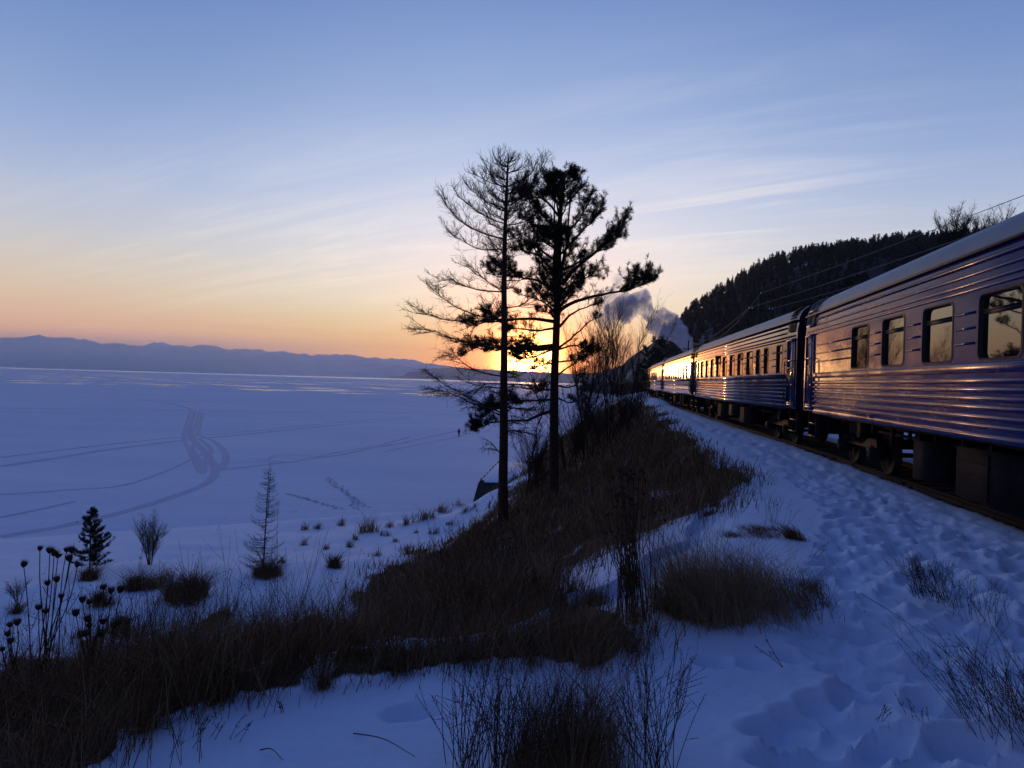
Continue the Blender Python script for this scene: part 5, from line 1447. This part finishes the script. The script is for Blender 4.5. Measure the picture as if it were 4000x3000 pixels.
SH = 'dry tufts poking through the shore snow'
for (u, v, ru, hv, lab) in [
        (1430, 2078, 70, 80, 'broadest reddish grass tuft on the crest of the shore bank'), (1520, 2060, 26, 40, 'small tuft at the right end of the broadest bank tuft'), (1590, 2050, 40, 60, 'feathery tuft halfway along the shore bank crest'),
        (1660, 2035, 50, 66, 'tall thin tuft on the bank crest short of the stone pier'), (1740, 2000, 60, 50, 'spread out tuft just left of the stone pier'), (1790, 1975, 45, 40, 'tuft touching the foot of the stone pier'),
        (1190, 2070, 22, 40, 'faint tuft on the ice margin right of the young larch'), (1245, 2070, 28, 42, 'second faint tuft on the ice margin, a step farther right'), (1330, 2055, 30, 45, 'thin tuft on the ice margin left of the broadest bank tuft'),
        (1390, 2110, 26, 36, 'tiny tuft below the broadest bank tuft'), (1505, 2095, 35, 30, 'low tuft on the snowy bank face, middle height'), (1545, 2120, 25, 26, 'tiny dark tuft lower on the snowy bank face'),
        (1462, 2175, 32, 40, 'dark square tuft low on the snowy bank face'), (1590, 2150, 40, 36, 'tuft at the border of snow and the brown slope'), (1700, 2085, 40, 40, 'dark tuft in the lumpy snow under the pier'),
        (1810, 2010, 30, 30, 'tuft in the lumpy snow nearest the larch trunk'), (1190, 2130, 22, 40, 'wispy tuft in the dip right of the young larch'), (1270, 2150, 26, 30, 'wispy tuft in the middle of the shore dip'),
        (1100, 2200, 22, 40, 'wispy tuft close to the young larch'), (1150, 2005, 18, 30, 'lone sprig of grass on the edge of the ice'), (1370, 2140, 30, 40, 'slanting tuft at the foot of the snowy bank'),
        (1625, 2085, 24, 22, 'small lump of grass in the bank snow left of the dark tuft'), (1760, 2050, 30, 26, 'flat lump of grass in the bank snow right of the dark tuft'), (1850, 1990, 24, 26, 'little tuft beneath the pier right beside the larch trunk')]:
    p = G(u, v); d = np.linalg.norm(p - EYE)
    tuft(lab, p, ru / F * d, hv / F * d * 1.35, int(26 + ru * hv / 38), .00045 * d, 'grass2', (.08, 0), .55, SH)
for (u, v, ru, hv, n, lab) in [(725, 2345, 70, 150, 1500, 'large dense brown tussock right of the leafless shore shrub'), (570, 2300, 75, 95, 900, 'wide low grass clump at the foot of the leafless shrub'), (345, 2265, 45, 60, 500, 'grass clump under the young pine'), (1035, 2252, 48, 95, 800, 'dark tussock round the foot of the young larch'),
                               (390, 2370, 60, 90, 350, 'thin pale grass clump between the seed heads and the tussock'), (70, 2395, 30, 50, 200, 'small grass clump under the round shrub at the left edge'), (1310, 2222, 42, 60, 420, 'single dark tuft with a snow cap, alone on the shore slope')]:
    p = G(u, v); d = np.linalg.norm(p - EYE); tuft(lab, p, ru / F * d, hv / F * d * 1.5, int(n * .8), .0004 * d, 'grass', (.06, 0), .8, None, 'grass_tussock')
# tufts on the snowy shoulder beside the path
for (u, v, ru, hv, n, lean, lab) in [(2730, 2400, 210, 560, 1500, (-.15, 0), 'big dense grass clump with a snowy foot, in the middle of the path edge'), (2880, 2390, 230, 460, 1500, (-.35, 0), 'middle of the big grass clump, stalks slanting left'), (3050, 2350, 170, 340, 800, (-.35, 0), 'looser right end of the big grass clump, seed stalks feathering out'), (2640, 2400, 90, 190, 800, (.1, 0), 'grass at the foot of the tall seed head plant'),
                                     (2960, 2085, 130, 50, 900, (-.9, .1), 'flattened windblown grass wisp lying on the snow'), (3110, 2105, 60, 100, 350, (-.6, 0), 'leaning grass wisp at the right of the flattened one'), (2545, 2070, 42, 40, 300, (.5, 0), 'small round tuft at the tip of the snow tongue'), (2620, 2010, 40, 36, 260, (.5, 0), 'flat little tuft above the round one'),
                                     (2740, 1990, 60, 50, 420, (.4, 0), 'low tuft under the edge of the brown bank'), (2800, 1990, 50, 45, 320, (.4, 0), 'low tuft next to the path weeds'), (2290, 2380, 90, 150, 700, (.1, 0), 'ragged grass along the lower side of the snow strip'), (2460, 2300, 60, 130, 400, (.1, 0), 'sparse grass rising from the snow strip'),
                                     (2860, 1890, 70, 90, 700, (.3, 0), 'grass fringe spilling from the bank onto the path'), (3150, 2310, 60, 80, 160, (.4, 0), 'thin grass fringe at the tip of the big clump'),
                                     (2440, 2545, 90, 130, 420, (.3, -.2), 'shaggy grass hanging over the snow at the right tip of the brown bank'), (2300, 2612, 90, 110, 380, (.2, -.3), 'grass overhanging the front snow left of the shaggy tip'), (2060, 2585, 80, 110, 380, (.1, -.3), 'grass overhanging the front snow above the thin stalk bunch'),
                                     (1850, 2592, 80, 120, 380, (0, -.3), 'ragged grass edge at the crest of the front snow'), (1560, 2640, 90, 110, 380, (-.1, -.3), 'ragged grass edge left of the crest of the front snow'), (1260, 2690, 90, 120, 360, (-.1, -.3), 'ragged grass edge at the notch in the brown bank'),
                                     (860, 2740, 90, 150, 420, (.2, -.3), 'ragged grass edge above the low dark sprigs'), (560, 2850, 90, 170, 420, (.3, -.2), 'ragged grass at the near corner of the left bank')]:
    p = G(u, v); d = np.linalg.norm(p - EYE); tuft(lab, p, ru / F * d, hv / F * d * 1.25, n, max(.0013, .00035 * d), 'grass2' if n > 1000 else 'grass', lean, .8 if n > 700 else .5, None, 'path_grass')


def weed(name, label, base, n, height, radius, lean=(0, 0), w=.0026, seeds=True, splay=.35, m='weed', branchy=2):
    """clump of thin dead stalks with small seeds along the upper part"""
    base = np.asarray(base, float); root = empty(name, base); tag(root, label, 'weed')
    g = Geo(); gs = Geo(); t = np.linspace(0, 1, 7)[:, None]
    for k in range(n):
        a = RNG.uniform(0, 2 * PI); b0 = np.array([math.cos(a), math.sin(a), 0]) * radius * math.sqrt(RNG.random()); h_ = height * RNG.uniform(.55, 1)
        b0[2] = gnd(base[0] + b0[0], base[1] + b0[1]) - base[2] - .02
        dv = np.array([lean[0] + RNG.normal() * splay, lean[1] + RNG.normal() * splay, 1]); bend = RNG.normal(size=3) * (.12, .12, .0) * h_
        L_ = b0 + dv * h_ * t + bend * t ** 2; g.tubes(L_, w * (1.2 - .7 * t[:, 0]), 4)
        for q in range(branchy):
            i = RNG.integers(3, 6); d = unit(unit(L_[i + 1] - L_[i]) + RNG.normal(size=3) * .45); l2 = h_ * RNG.uniform(.15, .35)
            M_ = L_[i] + d * l2 * np.linspace(0, 1, 4)[:, None]; g.tubes(M_, w * .7 * np.linspace(1, .6, 4), 3)
            if seeds:
                mm = 7; c = L_[i] + d * l2 * RNG.uniform(.3, 1, (mm, 1)); V = (c[:, None] + rand_dirs(mm * 4).reshape(mm, 4, 3) * w * 2.0).reshape(-1, 3); ii = np.arange(mm)[:, None] * 4
                gs.add(V, None, np.concatenate([ii + [0, 1, 2], ii + [0, 2, 3], ii + [1, 2, 3]]))
        if seeds:
            mm = 14; f = RNG.uniform(.55, 1, mm); i = np.minimum((f * 6).astype(int), 5); c = L_[i] + (L_[i + 1] - L_[i]) * (f * 6 - i)[:, None] + RNG.normal(size=(mm, 3)) * .004
            V = (c[:, None] + rand_dirs(mm * 4).reshape(mm, 4, 3) * w * 2.0).reshape(-1, 3); ii = np.arange(mm)[:, None] * 4
            gs.add(V, None, np.concatenate([ii + [0, 1, 2], ii + [0, 2, 3], ii + [1, 2, 3]]))
    g.obj('stalk', MT[m], root)['kind'] = 'stuff'
    if gs.n: gs.obj('seeds', MT['umbel'], root)['kind'] = 'stuff'
    return root


def gp(u, v): return G(u, v)


tuft('thick dark grass clump at the bottom centre of the picture', P(2230, 3060, 3.25) * (1, 1, 0) + (0, 0, gnd(*P(2230, 3060, 3.25)[:2])),   .30, 1.25, 2000, .0013, 'grass', (0, 0), .5, None, 'front_grass_clump')
p = P(1890, 3010, 3.3); p[2] = gnd(p[0], p[1]); weed('tall_weed', 'open bunch of thin stalks left of the front grass clump', p, 60, .58, .19, (.04, .0), .0020, True, .22)
p = P(2090, 3020, 3.25); p[2] = gnd(p[0], p[1]); weed('tall_weed', 'tangle of bent stalks against the front grass clump', p, 80, .58, .20, (.12, .0), .0018, True, .34)
p = P(2560, 3000, 3.35); p[2] = gnd(p[0], p[1]); weed('tall_weed', 'airy seed stalks fanning out right of the front grass clump', p, 34, .70, .14, (-.02, .0), .0020, True, .26, branchy=3)
p = P(2440, 2860, 3.6); p[2] = gnd(p[0], p[1]); weed('tall_weed', 'leaning straw between the front clump and the airy stalks', p, 34, .40, .14, (-.45, 0), .0018, False, .18)
for u, v, n, h, r, ln, lab in [(3640, 2330, 60, .42, .16, (-.32, 0), 'leaning dark weed bunch standing alone beside the trodden path'), (3800, 2400, 26, .34, .26, (-.25, 0), 'sparse weed right of the leaning dark bunch'), (3990, 2860, 70, .52, .30, (-.45, 0), 'tangled weed leaning in from the right picture edge'),
                               (3440, 2810, 4, .11, .03, (0, 0), 'tiny twig sprig on the trodden snow'), (3590, 2830, 5, .15, .06, (-.35, 0), 'pair of bent twigs beside the tiny sprig'), (1830, 2640, 3, .22, .05, (.1, 0), 'few curled stalks at the crest of the front snow'),
                               (720, 2975, 7, .36, .10, (.1, 0), 'slender seed stalks in front of the left grass bank'), (850, 2880, 10, .16, .14, (.5, 0), 'low dark sprigs on the snow at the left crest'), (640, 2820, 14, .18, .16, (.1, 0), 'dark sprigs where the left grass meets the snow'),
                               (2565, 2560, 4, .26, .05, (.05, 0), 'two thin stalks in the snow dip behind the front clump'), (3010, 2070, 9, .62, .10, (0, 0), 'upright dark weed with small leaves at the path side'), (3060, 2075, 5, .55, .08, (.1, 0), 'thinner weed right beside the upright dark one'),
                               (1115, 2785, 2, .10, .02, (-.2, 0), 'single bent stub in the middle of the front snow'), (3180, 2180, 5, .22, .08, (.5, 0), 'short seed sprig lying over the path snow'), (3060, 2610, 2, .30, .02, (-.9, 0), 'single long straw leaning across the clean snow')]:
    p = gp(u, v); weed('weed', lab, p, n if n < 12 else int(n * 1.6), h, r, ln, .0016 if n > 3 else .0022, True, .30, branchy=3)
for (u, v, du, dv_, lab) in [(1500, 2925, 120, 38, 'thin straw lying on the front snow'), (1060, 2965, 45, 12, 'short straw lying near the bottom edge'), (3550, 2460, 190, 130, 'long bent stalk lying across the trodden trail')]:
    a = gp(u - du, v - dv_); b_ = gp(u + du, v + dv_); L_ = spline(np.array([a + (0, 0, .03), (a + b_) / 2 + (0, 0, .05), b_ + (0, 0, .01)]), 8)
    g = Geo(); g.tubes(L_, np.linspace(.0035, .0018, 8), 4); tag(g.obj('straw', MT['weed'], None, a), lab, 'straw')

# weeds showing over the left bank
for u, v, h, n, lab in [(1080, 2560, .95, 5, 'tall seedy stalks rising in front of the young larch'), (1130, 2560, 1.1, 4, 'tallest seedy stalk right of the young larch foot'), (880, 2520, .7, 14, 'thin wiry weeds over the left grass bank'), (620, 2560, .75, 20, 'wiry weeds in the dense left grass'), (2060, 2420, .6, 10, 'wiry weeds in the middle of the brown slope')]:
    p = gp(u, v); weed('weed', lab, p, n, h * np.linalg.norm(p - EYE) / 7, .25, (0, 0), .0045, True, .16)

# plants with cup shaped seed heads
gh = Geo(); gh.lathe([(.0, -.55), (.30, -.5), (.66, -.15), (.80, .25), (.74, .45), (.45, .34), (0, .38)], seg=9)
for k in range(30):
    a = 2 * PI * k / 15 + (.2 if k >= 15 else 0); c, s_ = math.cos(a), math.sin(a); q = RNG.uniform(.75, 1.3); z_ = .30 if k < 15 else -.1
    gh.add([(c * .70 - s_ * .11, s_ * .70 + c * .11, z_), (c * .70 + s_ * .11, s_ * .70 - c * .11, z_), (c * 1.15 * q, s_ * 1.15 * q, z_ + .62 * q)], None, [(0, 1, 2)])
HEADM = [gh.mesh('seed_head', MT['umbel'])]


def seed_plant(label, base, heads, sizes, w=.0045, splay=.5):
    base = np.asarray(base, float); root = empty('seed_head_plant', base); tag(root, label, 'plant', 'dead plants with cup shaped seed heads')
    for hd_, sz in zip(heads, sizes):
        q = np.asarray(hd_, float) - base; b0 = RNG.normal(size=3) * (.07, .05, 0)
        L_ = spline(np.array([b0, b0 * .6 + q * (.28, .28, .42), q * (.78, .78, .8), q]), 9)
        g = Geo(); g.tubes(L_, np.linspace(w, w * .6, 9), 5)
        if RNG.random() < .6:
            i = RNG.integers(3, 6); d = unit(np.array([RNG.normal() * .8, RNG.normal() * .4, .5])); g.tubes(np.array([L_[i], L_[i] + d * .05, L_[i] + d * .09 + (0, 0, .01)]), np.full(3, w * .5), 3)
        g.obj('stem', MT['weed'], root)
        o = link('seed_head', HEADM[0], root, L_[-1] + (0, 0, sz * .4), (RNG.normal() * .3, RNG.normal() * .3, RNG.uniform(0, 6)))
        o.scale = (sz * .92, sz * .92, sz * RNG.uniform(1.0, 1.4))
    return root


c3 = lambda x, y: (x / 2.212, 1900 + y / 2.212)
HA = [(345, 550), (430, 572), (468, 592), (500, 614), (575, 562), (618, 566), (600, 640), (668, 690), (205, 690), (412, 850), (490, 820), (530, 964), (333, 1062), (397, 1094)]
HB = [(895, 887), (960, 918), (1040, 910), (713, 995), (770, 1014), (852, 982), (655, 1112), (760, 1165), (775, 1215), (890, 1185), (985, 1215), (1020, 1190), (1100, 1185), (695, 1300), (740, 1290), (870, 1290)]
HC = [(85, 1212), (150, 1192), (68, 1290), (92, 1352), (20, 1420)]


def plant_at(label, heads, ub, vb, d, jit, conv, sz):
    p = P(ub, vb, d); p[2] = min(p[2], gnd(p[0], p[1])) if gnd(p[0], p[1]) < p[2] + .6 else p[2]
    p[2] = gnd(p[0], p[1])
    hs = [P(*conv(x, y), d + RNG.normal() * jit) for x, y in heads]
    seed_plant(label, p, hs, [sz * RNG.uniform(.8, 1.2) for _ in hs])


plant_at('tall fan of seed head stalks left of the young pine', HA, 165, 2590, 4.6, .10, c3, .026)
plant_at('clustered seed heads standing over the left grass bank', HB, 385, 2600, 4.6, .10, c3, .030)
plant_at('four seed heads close to the left picture edge', HC, 80, 2610, 4.3, .07, c3, .026)
c4 = lambda x, y: (1650 + x / 2.212, 1500 + y / 2.212)
HD_ = [(1745 + 95 * RNG.normal() * .75, 745 + 340 * RNG.random() ** 1.2) for _ in range(52)]
HD_ = [(min(max(x, 1600), 1960), y) for x, y in HD_] + [(1985, 718), (1560, 1285), (1590, 1300), (1620, 1270), (1670, 1325), (1640, 1290), (1575, 1340), (1690, 1260), (1600, 1140), (1640, 1135)]
p = P(2470, 2440, 5.55); p[2] = gnd(p[0], p[1])
seed_plant('tallest dense plant with dozens of dark seed heads beside the snow strip', p, [P(*c4(x, y), 5.55 + RNG.normal() * .12) for x, y in HD_], [.017 * RNG.uniform(.8, 1.25) for _ in HD_], .0035)
HE = [(1910, 1165), (2010, 1120), (2060, 1100), (2095, 1185), (1920, 960), (1990, 1000)]
p = P(2550, 2400, 5.7); p[2] = gnd(p[0], p[1])
seed_plant('thin seed head stalks right of the tallest dense plant', p, [P(*c4(x, y), 5.7 + RNG.normal() * .06) for x, y in HE], [.016] * len(HE), .0028)
HF = [(1090 + 70 * RNG.normal(), 1330 + 40 * RNG.normal()) for _ in range(12)] + [(700 + 130 * RNG.normal(), 1420 + 55 * RNG.normal()) for _ in range(22)]
p = gp(2080, 2260); d = np.linalg.norm(p - EYE)
seed_plant('low cluster of small seed heads on the brown slope', p, [P(*c4(x, y), d + RNG.normal() * .2) for x, y in HF[:12]], [.022] * 12, .004)
p = gp(1960, 2320); d = np.linalg.norm(p - EYE)
seed_plant('wide cluster of small seed heads below the larch', p, [P(*c4(x, y), d + RNG.normal() * .3) for x, y in HF[12:]], [.022] * 22, .004)

# ------------------------------------------------------------------ masonry pier on the shore, snow on its top
pier = empty('stone_pier', (0.6, 60, -9.9)); tag(pier, 'dark masonry pier with a snow covered top, left of the larch foot', 'stone wall')
TL = P(1868, 1886, 55.0); zt = TL[2]; BL = P(1946, 1806, (EYE[2] - zt) / ((1806 - 1484.5) / F))
o3 = np.array([.6, 60, -9.9])
A4 = np.array([(TL[0], TL[1]), (1.6, TL[1] + .4), (2.6, BL[1]), (BL[0], BL[1])])
B4 = A4 + np.array([(-1.15, -.8), (.3, -.8), (.8, .5), (-1.6, .3)])
g = Geo(); V = [(x - o3[0], y - o3[1], zt - o3[2]) for x, y in A4] + [(x - o3[0], y - o3[1], -1.2) for x, y in B4]
g.add(V, [(0, 1, 5, 4), (1, 2, 6, 5), (2, 3, 7, 6), (3, 0, 4, 7), (3, 2, 1, 0)]); g.obj('masonry', MT['stone'], pier)
g = Geo(); V = [(x - o3[0], y - o3[1], zt - o3[2] + .004) for x, y in A4 * .96 + A4.mean(0) * .04] + [(x - o3[0], y - o3[1], zt - o3[2] + .16) for x, y in A4 * .9 + A4.mean(0) * .1]
g.add(V, [(0, 1, 5, 4), (1, 2, 6, 5), (2, 3, 7, 6), (3, 0, 4, 7), (4, 5, 6, 7)]); g.obj('snow_cover', MT['pure_snow'], pier)
for q in range(7):
    f = (q + .5) / 7; a_ = A4[3] * (1 - f) + A4[0] * f; b_ = a_ + (RNG.uniform(.1, .3), RNG.uniform(-.4, .4))
    g = Geo(); w_ = RNG.uniform(.7, 1.0); g.box(-.16, .16, -w_, w_, 0, RNG.uniform(.10, .16)); o = g.obj('coping_stone', MT['stone'], pier); o.location = (a_[0] - o3[0] + .18, a_[1] - o3[1], zt - o3[2] - .02)


# ------------------------------------------------------------------ walker on the ice
def skin(name, verts, edges, radii, m, parent, sub=1):
    me = bpy.data.meshes.new(name); me.from_pydata([tuple(v) for v in verts], edges, [])
    o = link(name, me, parent); me.materials.append(m); o.modifiers.new('skin', 'SKIN')
    for i, r in enumerate(radii):
        me.skin_vertices[0].data[i].radius = r if isinstance(r, tuple) else (r, r)
    me.skin_vertices[0].data[0].use_root = True
    s_ = o.modifiers.new('sub', 'SUBSURF'); s_.levels = sub; s_.render_levels = sub
    return o


q = LK(1792, 1708); walker = empty('person', (q[0], q[1], LAKE_Z + .01), math.radians(20))
tag(walker, 'person in an orange red jacket and dark trousers walking on the frozen lake', 'person')
skin('body', [(0, 0, .95), (0, .01, 1.20), (0, .0, 1.42), (0, -.01, 1.52), (0, .02, 1.64), (.10, 0, .88), (.11, -.10, .50), (.11, .06, .10), (.11, -.10, .05), (-.10, 0, .88), (-.11, -.04, .49), (-.11, .02, .09), (-.11, -.14, .05),
              (.19, 0, 1.40), (.26, .04, 1.12), (.25, -.08, .90), (-.19, 0, 1.40), (-.26, -.02, 1.12), (-.25, -.14, .90)],
     [(0, 1), (1, 2), (2, 3), (3, 4), (0, 5), (5, 6), (6, 7), (7, 8), (0, 9), (9, 10), (10, 11), (11, 12), (2, 13), (13, 14), (14, 15), (2, 16), (16, 17), (17, 18)],
     [.15, .16, .13, .06, .10, .10, .075, .055, .05, .10, .075, .055, .05, .07, .055, .04, .07, .055, .04], MT['cloth'], walker, 1)
skin('jacket', [(0, 0, .90), (0, .01, 1.10), (0, .01, 1.28), (0, 0, 1.45), (.19, 0, 1.42), (.27, .04, 1.13), (.26, -.07, .95), (-.19, 0, 1.42), (-.27, -.02, 1.13), (-.26, -.12, .95)],
     [(0, 1), (1, 2), (2, 3), (3, 4), (4, 5), (5, 6), (3, 7), (7, 8), (8, 9)], [(.21, .17), (.20, .165), (.20, .16), .14, .095, .075, .06, .095, .075, .06], MT['jacket'], walker, 1)
g = Geo(); g.lathe([(0, 1.55), (.085, 1.56), (.10, 1.62), (.098, 1.69), (.065, 1.76), (0, 1.785)], (0, .02, 0), seg=10); g.obj('hat', MT['cloth'], walker, smooth=True)
g = Geo(); g.lathe([(0, 1.50), (.07, 1.51), (.085, 1.57), (.08, 1.60)], (0, -.015, 0), seg=10); g.obj('face', MT['skin'], walker, smooth=True)


# ------------------------------------------------------------------ steam of the engine beyond the bend
def steam_mat(name, dens, scale, lo, hi, col=(.86, .88, .93)):
    m = bpy.data.materials.new(name); m.use_nodes = True; t = NT(m.node_tree); t.n.clear()
    out = t.node('ShaderNodeOutputMaterial'); v = t.node('ShaderNodeVolumePrincipled'); t.l.new(v.outputs[0], out.inputs['Volume'])
    v.inputs['Color'].default_value = (*col, 1); v.inputs['Anisotropy'].default_value = .2
    co = t.node('ShaderNodeTexCoord').outputs['Object']
    n = t.noise(co, scale, 5, .6)
    t.put(v.inputs['Density'], t.math('MULTIPLY', t.maprange(n, lo, hi), dens))
    return m


def plume(name, label, blobs, m, disp, seed, kind=None):
    """cloud of overlapping puffs joined into one skin, then roughened"""
    mb = bpy.data.metaballs.new(name); mb.resolution = .55; mb.render_resolution = .55; mb.threshold = .08
    ob = bpy.data.objects.new(name + '_tmp', mb); COL.objects.link(ob)
    c0 = np.mean([b_[0] for b_ in blobs], 0)
    for c, r in blobs:
        e = mb.elements.new(); e.co = tuple(c - c0); e.radius = r * 1.25
    bpy.context.view_layer.update()
    me = bpy.data.meshes.new_from_object(ob.evaluated_get(bpy.context.evaluated_depsgraph_get()))
    bpy.data.objects.remove(ob)
    n = len(me.vertices); co = np.zeros(n * 3, np.float32); me.vertices.foreach_get('co', co); co = co.reshape(-1, 3).astype(float)
    no = np.zeros(n * 3, np.float32); me.vertices.foreach_get('normal', no); no = no.reshape(-1, 3)
    a = fbm(co[:, 0] * .55 + co[:, 1] * .3, co[:, 2] * .55 - co[:, 1] * .25, 4, seed)
    b2 = np.abs(fbm(co[:, 0] * 1.5 + co[:, 1] * .8, co[:, 2] * 1.5 - co[:, 1] * .6, 3, seed + 1))
    co = co + no * (a * disp * 2 - b2 * disp * 1.2)[:, None]
    me.vertices.foreach_set('co', co.astype(np.float32).ravel()); me.materials.clear(); me.materials.append(m); me.update()
    o = link(name, me, None, c0); tag(o, label, 'steam', None, kind)
    return o


c5 = lambda x, y: (2400 + x / 2.765, 1000 + y / 2.765)
SD = 170.0
sp = SD / F / 2.765
bl = [(830, 1030, 60), (800, 970, 75), (750, 900, 95), (690, 830, 110), (640, 760, 105), (690, 740, 60), (600, 690, 95), (540, 640, 90), (510, 610, 60), (480, 700, 100), (420, 640, 80), (360, 600, 95), (330, 520, 100), (340, 460, 75), (270, 470, 110), (320, 410, 70), (220, 540, 120), (140, 480, 100), (60, 560, 120), (120, 620, 120), (-10, 600, 110),
      (590, 840, 90), (520, 800, 110), (440, 760, 100)]
blobs = []
for x, y, r in bl:
    blobs.append((P(*c5(x, y), SD + RNG.normal() * r * sp * .4), r * sp))
MT['steam'] = steam_mat('steam_cloud', .7, .30, .33, .60, (.78, .84, .97))
plume('steam_plume', 'billowing grey blue steam cloud rising beyond the bend of the train', blobs, MT['steam'], 1.0, 33, 'stuff')
MT['wisp'] = steam_mat('thin_steam', .22, .22, .40, .66)
bl = [(-40, 480, 110), (-110, 420, 110), (60, 330, 90), (20, 220, 90), (90, 170, 60), (-160, 620, 120), (-80, 700, 110), (-20, 400, 90)]
plume('steam_wisp', 'thin fading steam drifting towards the pine from the big cloud', [(P(*c5(x, y), SD + 2 + RNG.normal() * 2), r * sp) for x, y, r in bl], MT['wisp'], .8, 41, 'stuff')
d2 = 92.0; s2_ = d2 / F / 2.765
bl = [(655, 1075, 24), (630, 1080, 26), (600, 1070, 22), (565, 1115, 28), (530, 1125, 30), (490, 1135, 26), (455, 1140, 24)]
plume('stove_steam', 'small puffs of steam trailing along the far carriage roofs', [(P(*c5(x, y), 80 + (655 - x) / 200 * 14), r * s2_ * 1.1) for x, y, r in bl], MT['steam'], .25, 52, 'stuff')

# low mist lying over the ice in front of the far mountains
mm = bpy.data.materials.new('low_mist'); mm.use_nodes = True; t = NT(mm.node_tree); t.n.clear()
out = t.node('ShaderNodeOutputMaterial'); v = t.node('ShaderNodeVolumePrincipled'); t.l.new(v.outputs[0], out.inputs['Volume'])
v.inputs['Color'].default_value = (.84, .88, .96, 1)
sep = t.node('ShaderNodeSeparateXYZ'); t.l.new(t.node('ShaderNodeTexCoord').outputs['Object'], sep.inputs[0])
v.inputs['Anisotropy'].default_value = .6
t.put(v.inputs['Density'], t.math('MULTIPLY', t.math('MULTIPLY', t.maprange(sep.outputs[2], 420, 0), t.maprange(sep.outputs[0], -700, -3200)), .0017))
g = Geo(); g.box(-11000, -650, 5900, 7000, 0, 425)
o = g.obj('mist', mm); o.location = (0, 0, LAKE_Z + .5); o['kind'] = 'stuff'

# ------------------------------------------------------------------ the air
hz = bpy.data.materials.new('winter_haze'); hz.use_nodes = True; t = NT(hz.node_tree); t.n.clear()
out = t.node('ShaderNodeOutputMaterial'); v = t.node('ShaderNodeVolumePrincipled'); t.l.new(v.outputs[0], out.inputs['Volume'])
v.inputs['Color'].default_value = (.82, .87, .96, 1); v.inputs['Density'].default_value = 0.00005; v.inputs['Anisotropy'].default_value = .6
g = Geo(); g.box(-12500, 12500, -900, 12500, -12.4, 520)
o = g.obj('haze', hz); o['kind'] = 'stuff'
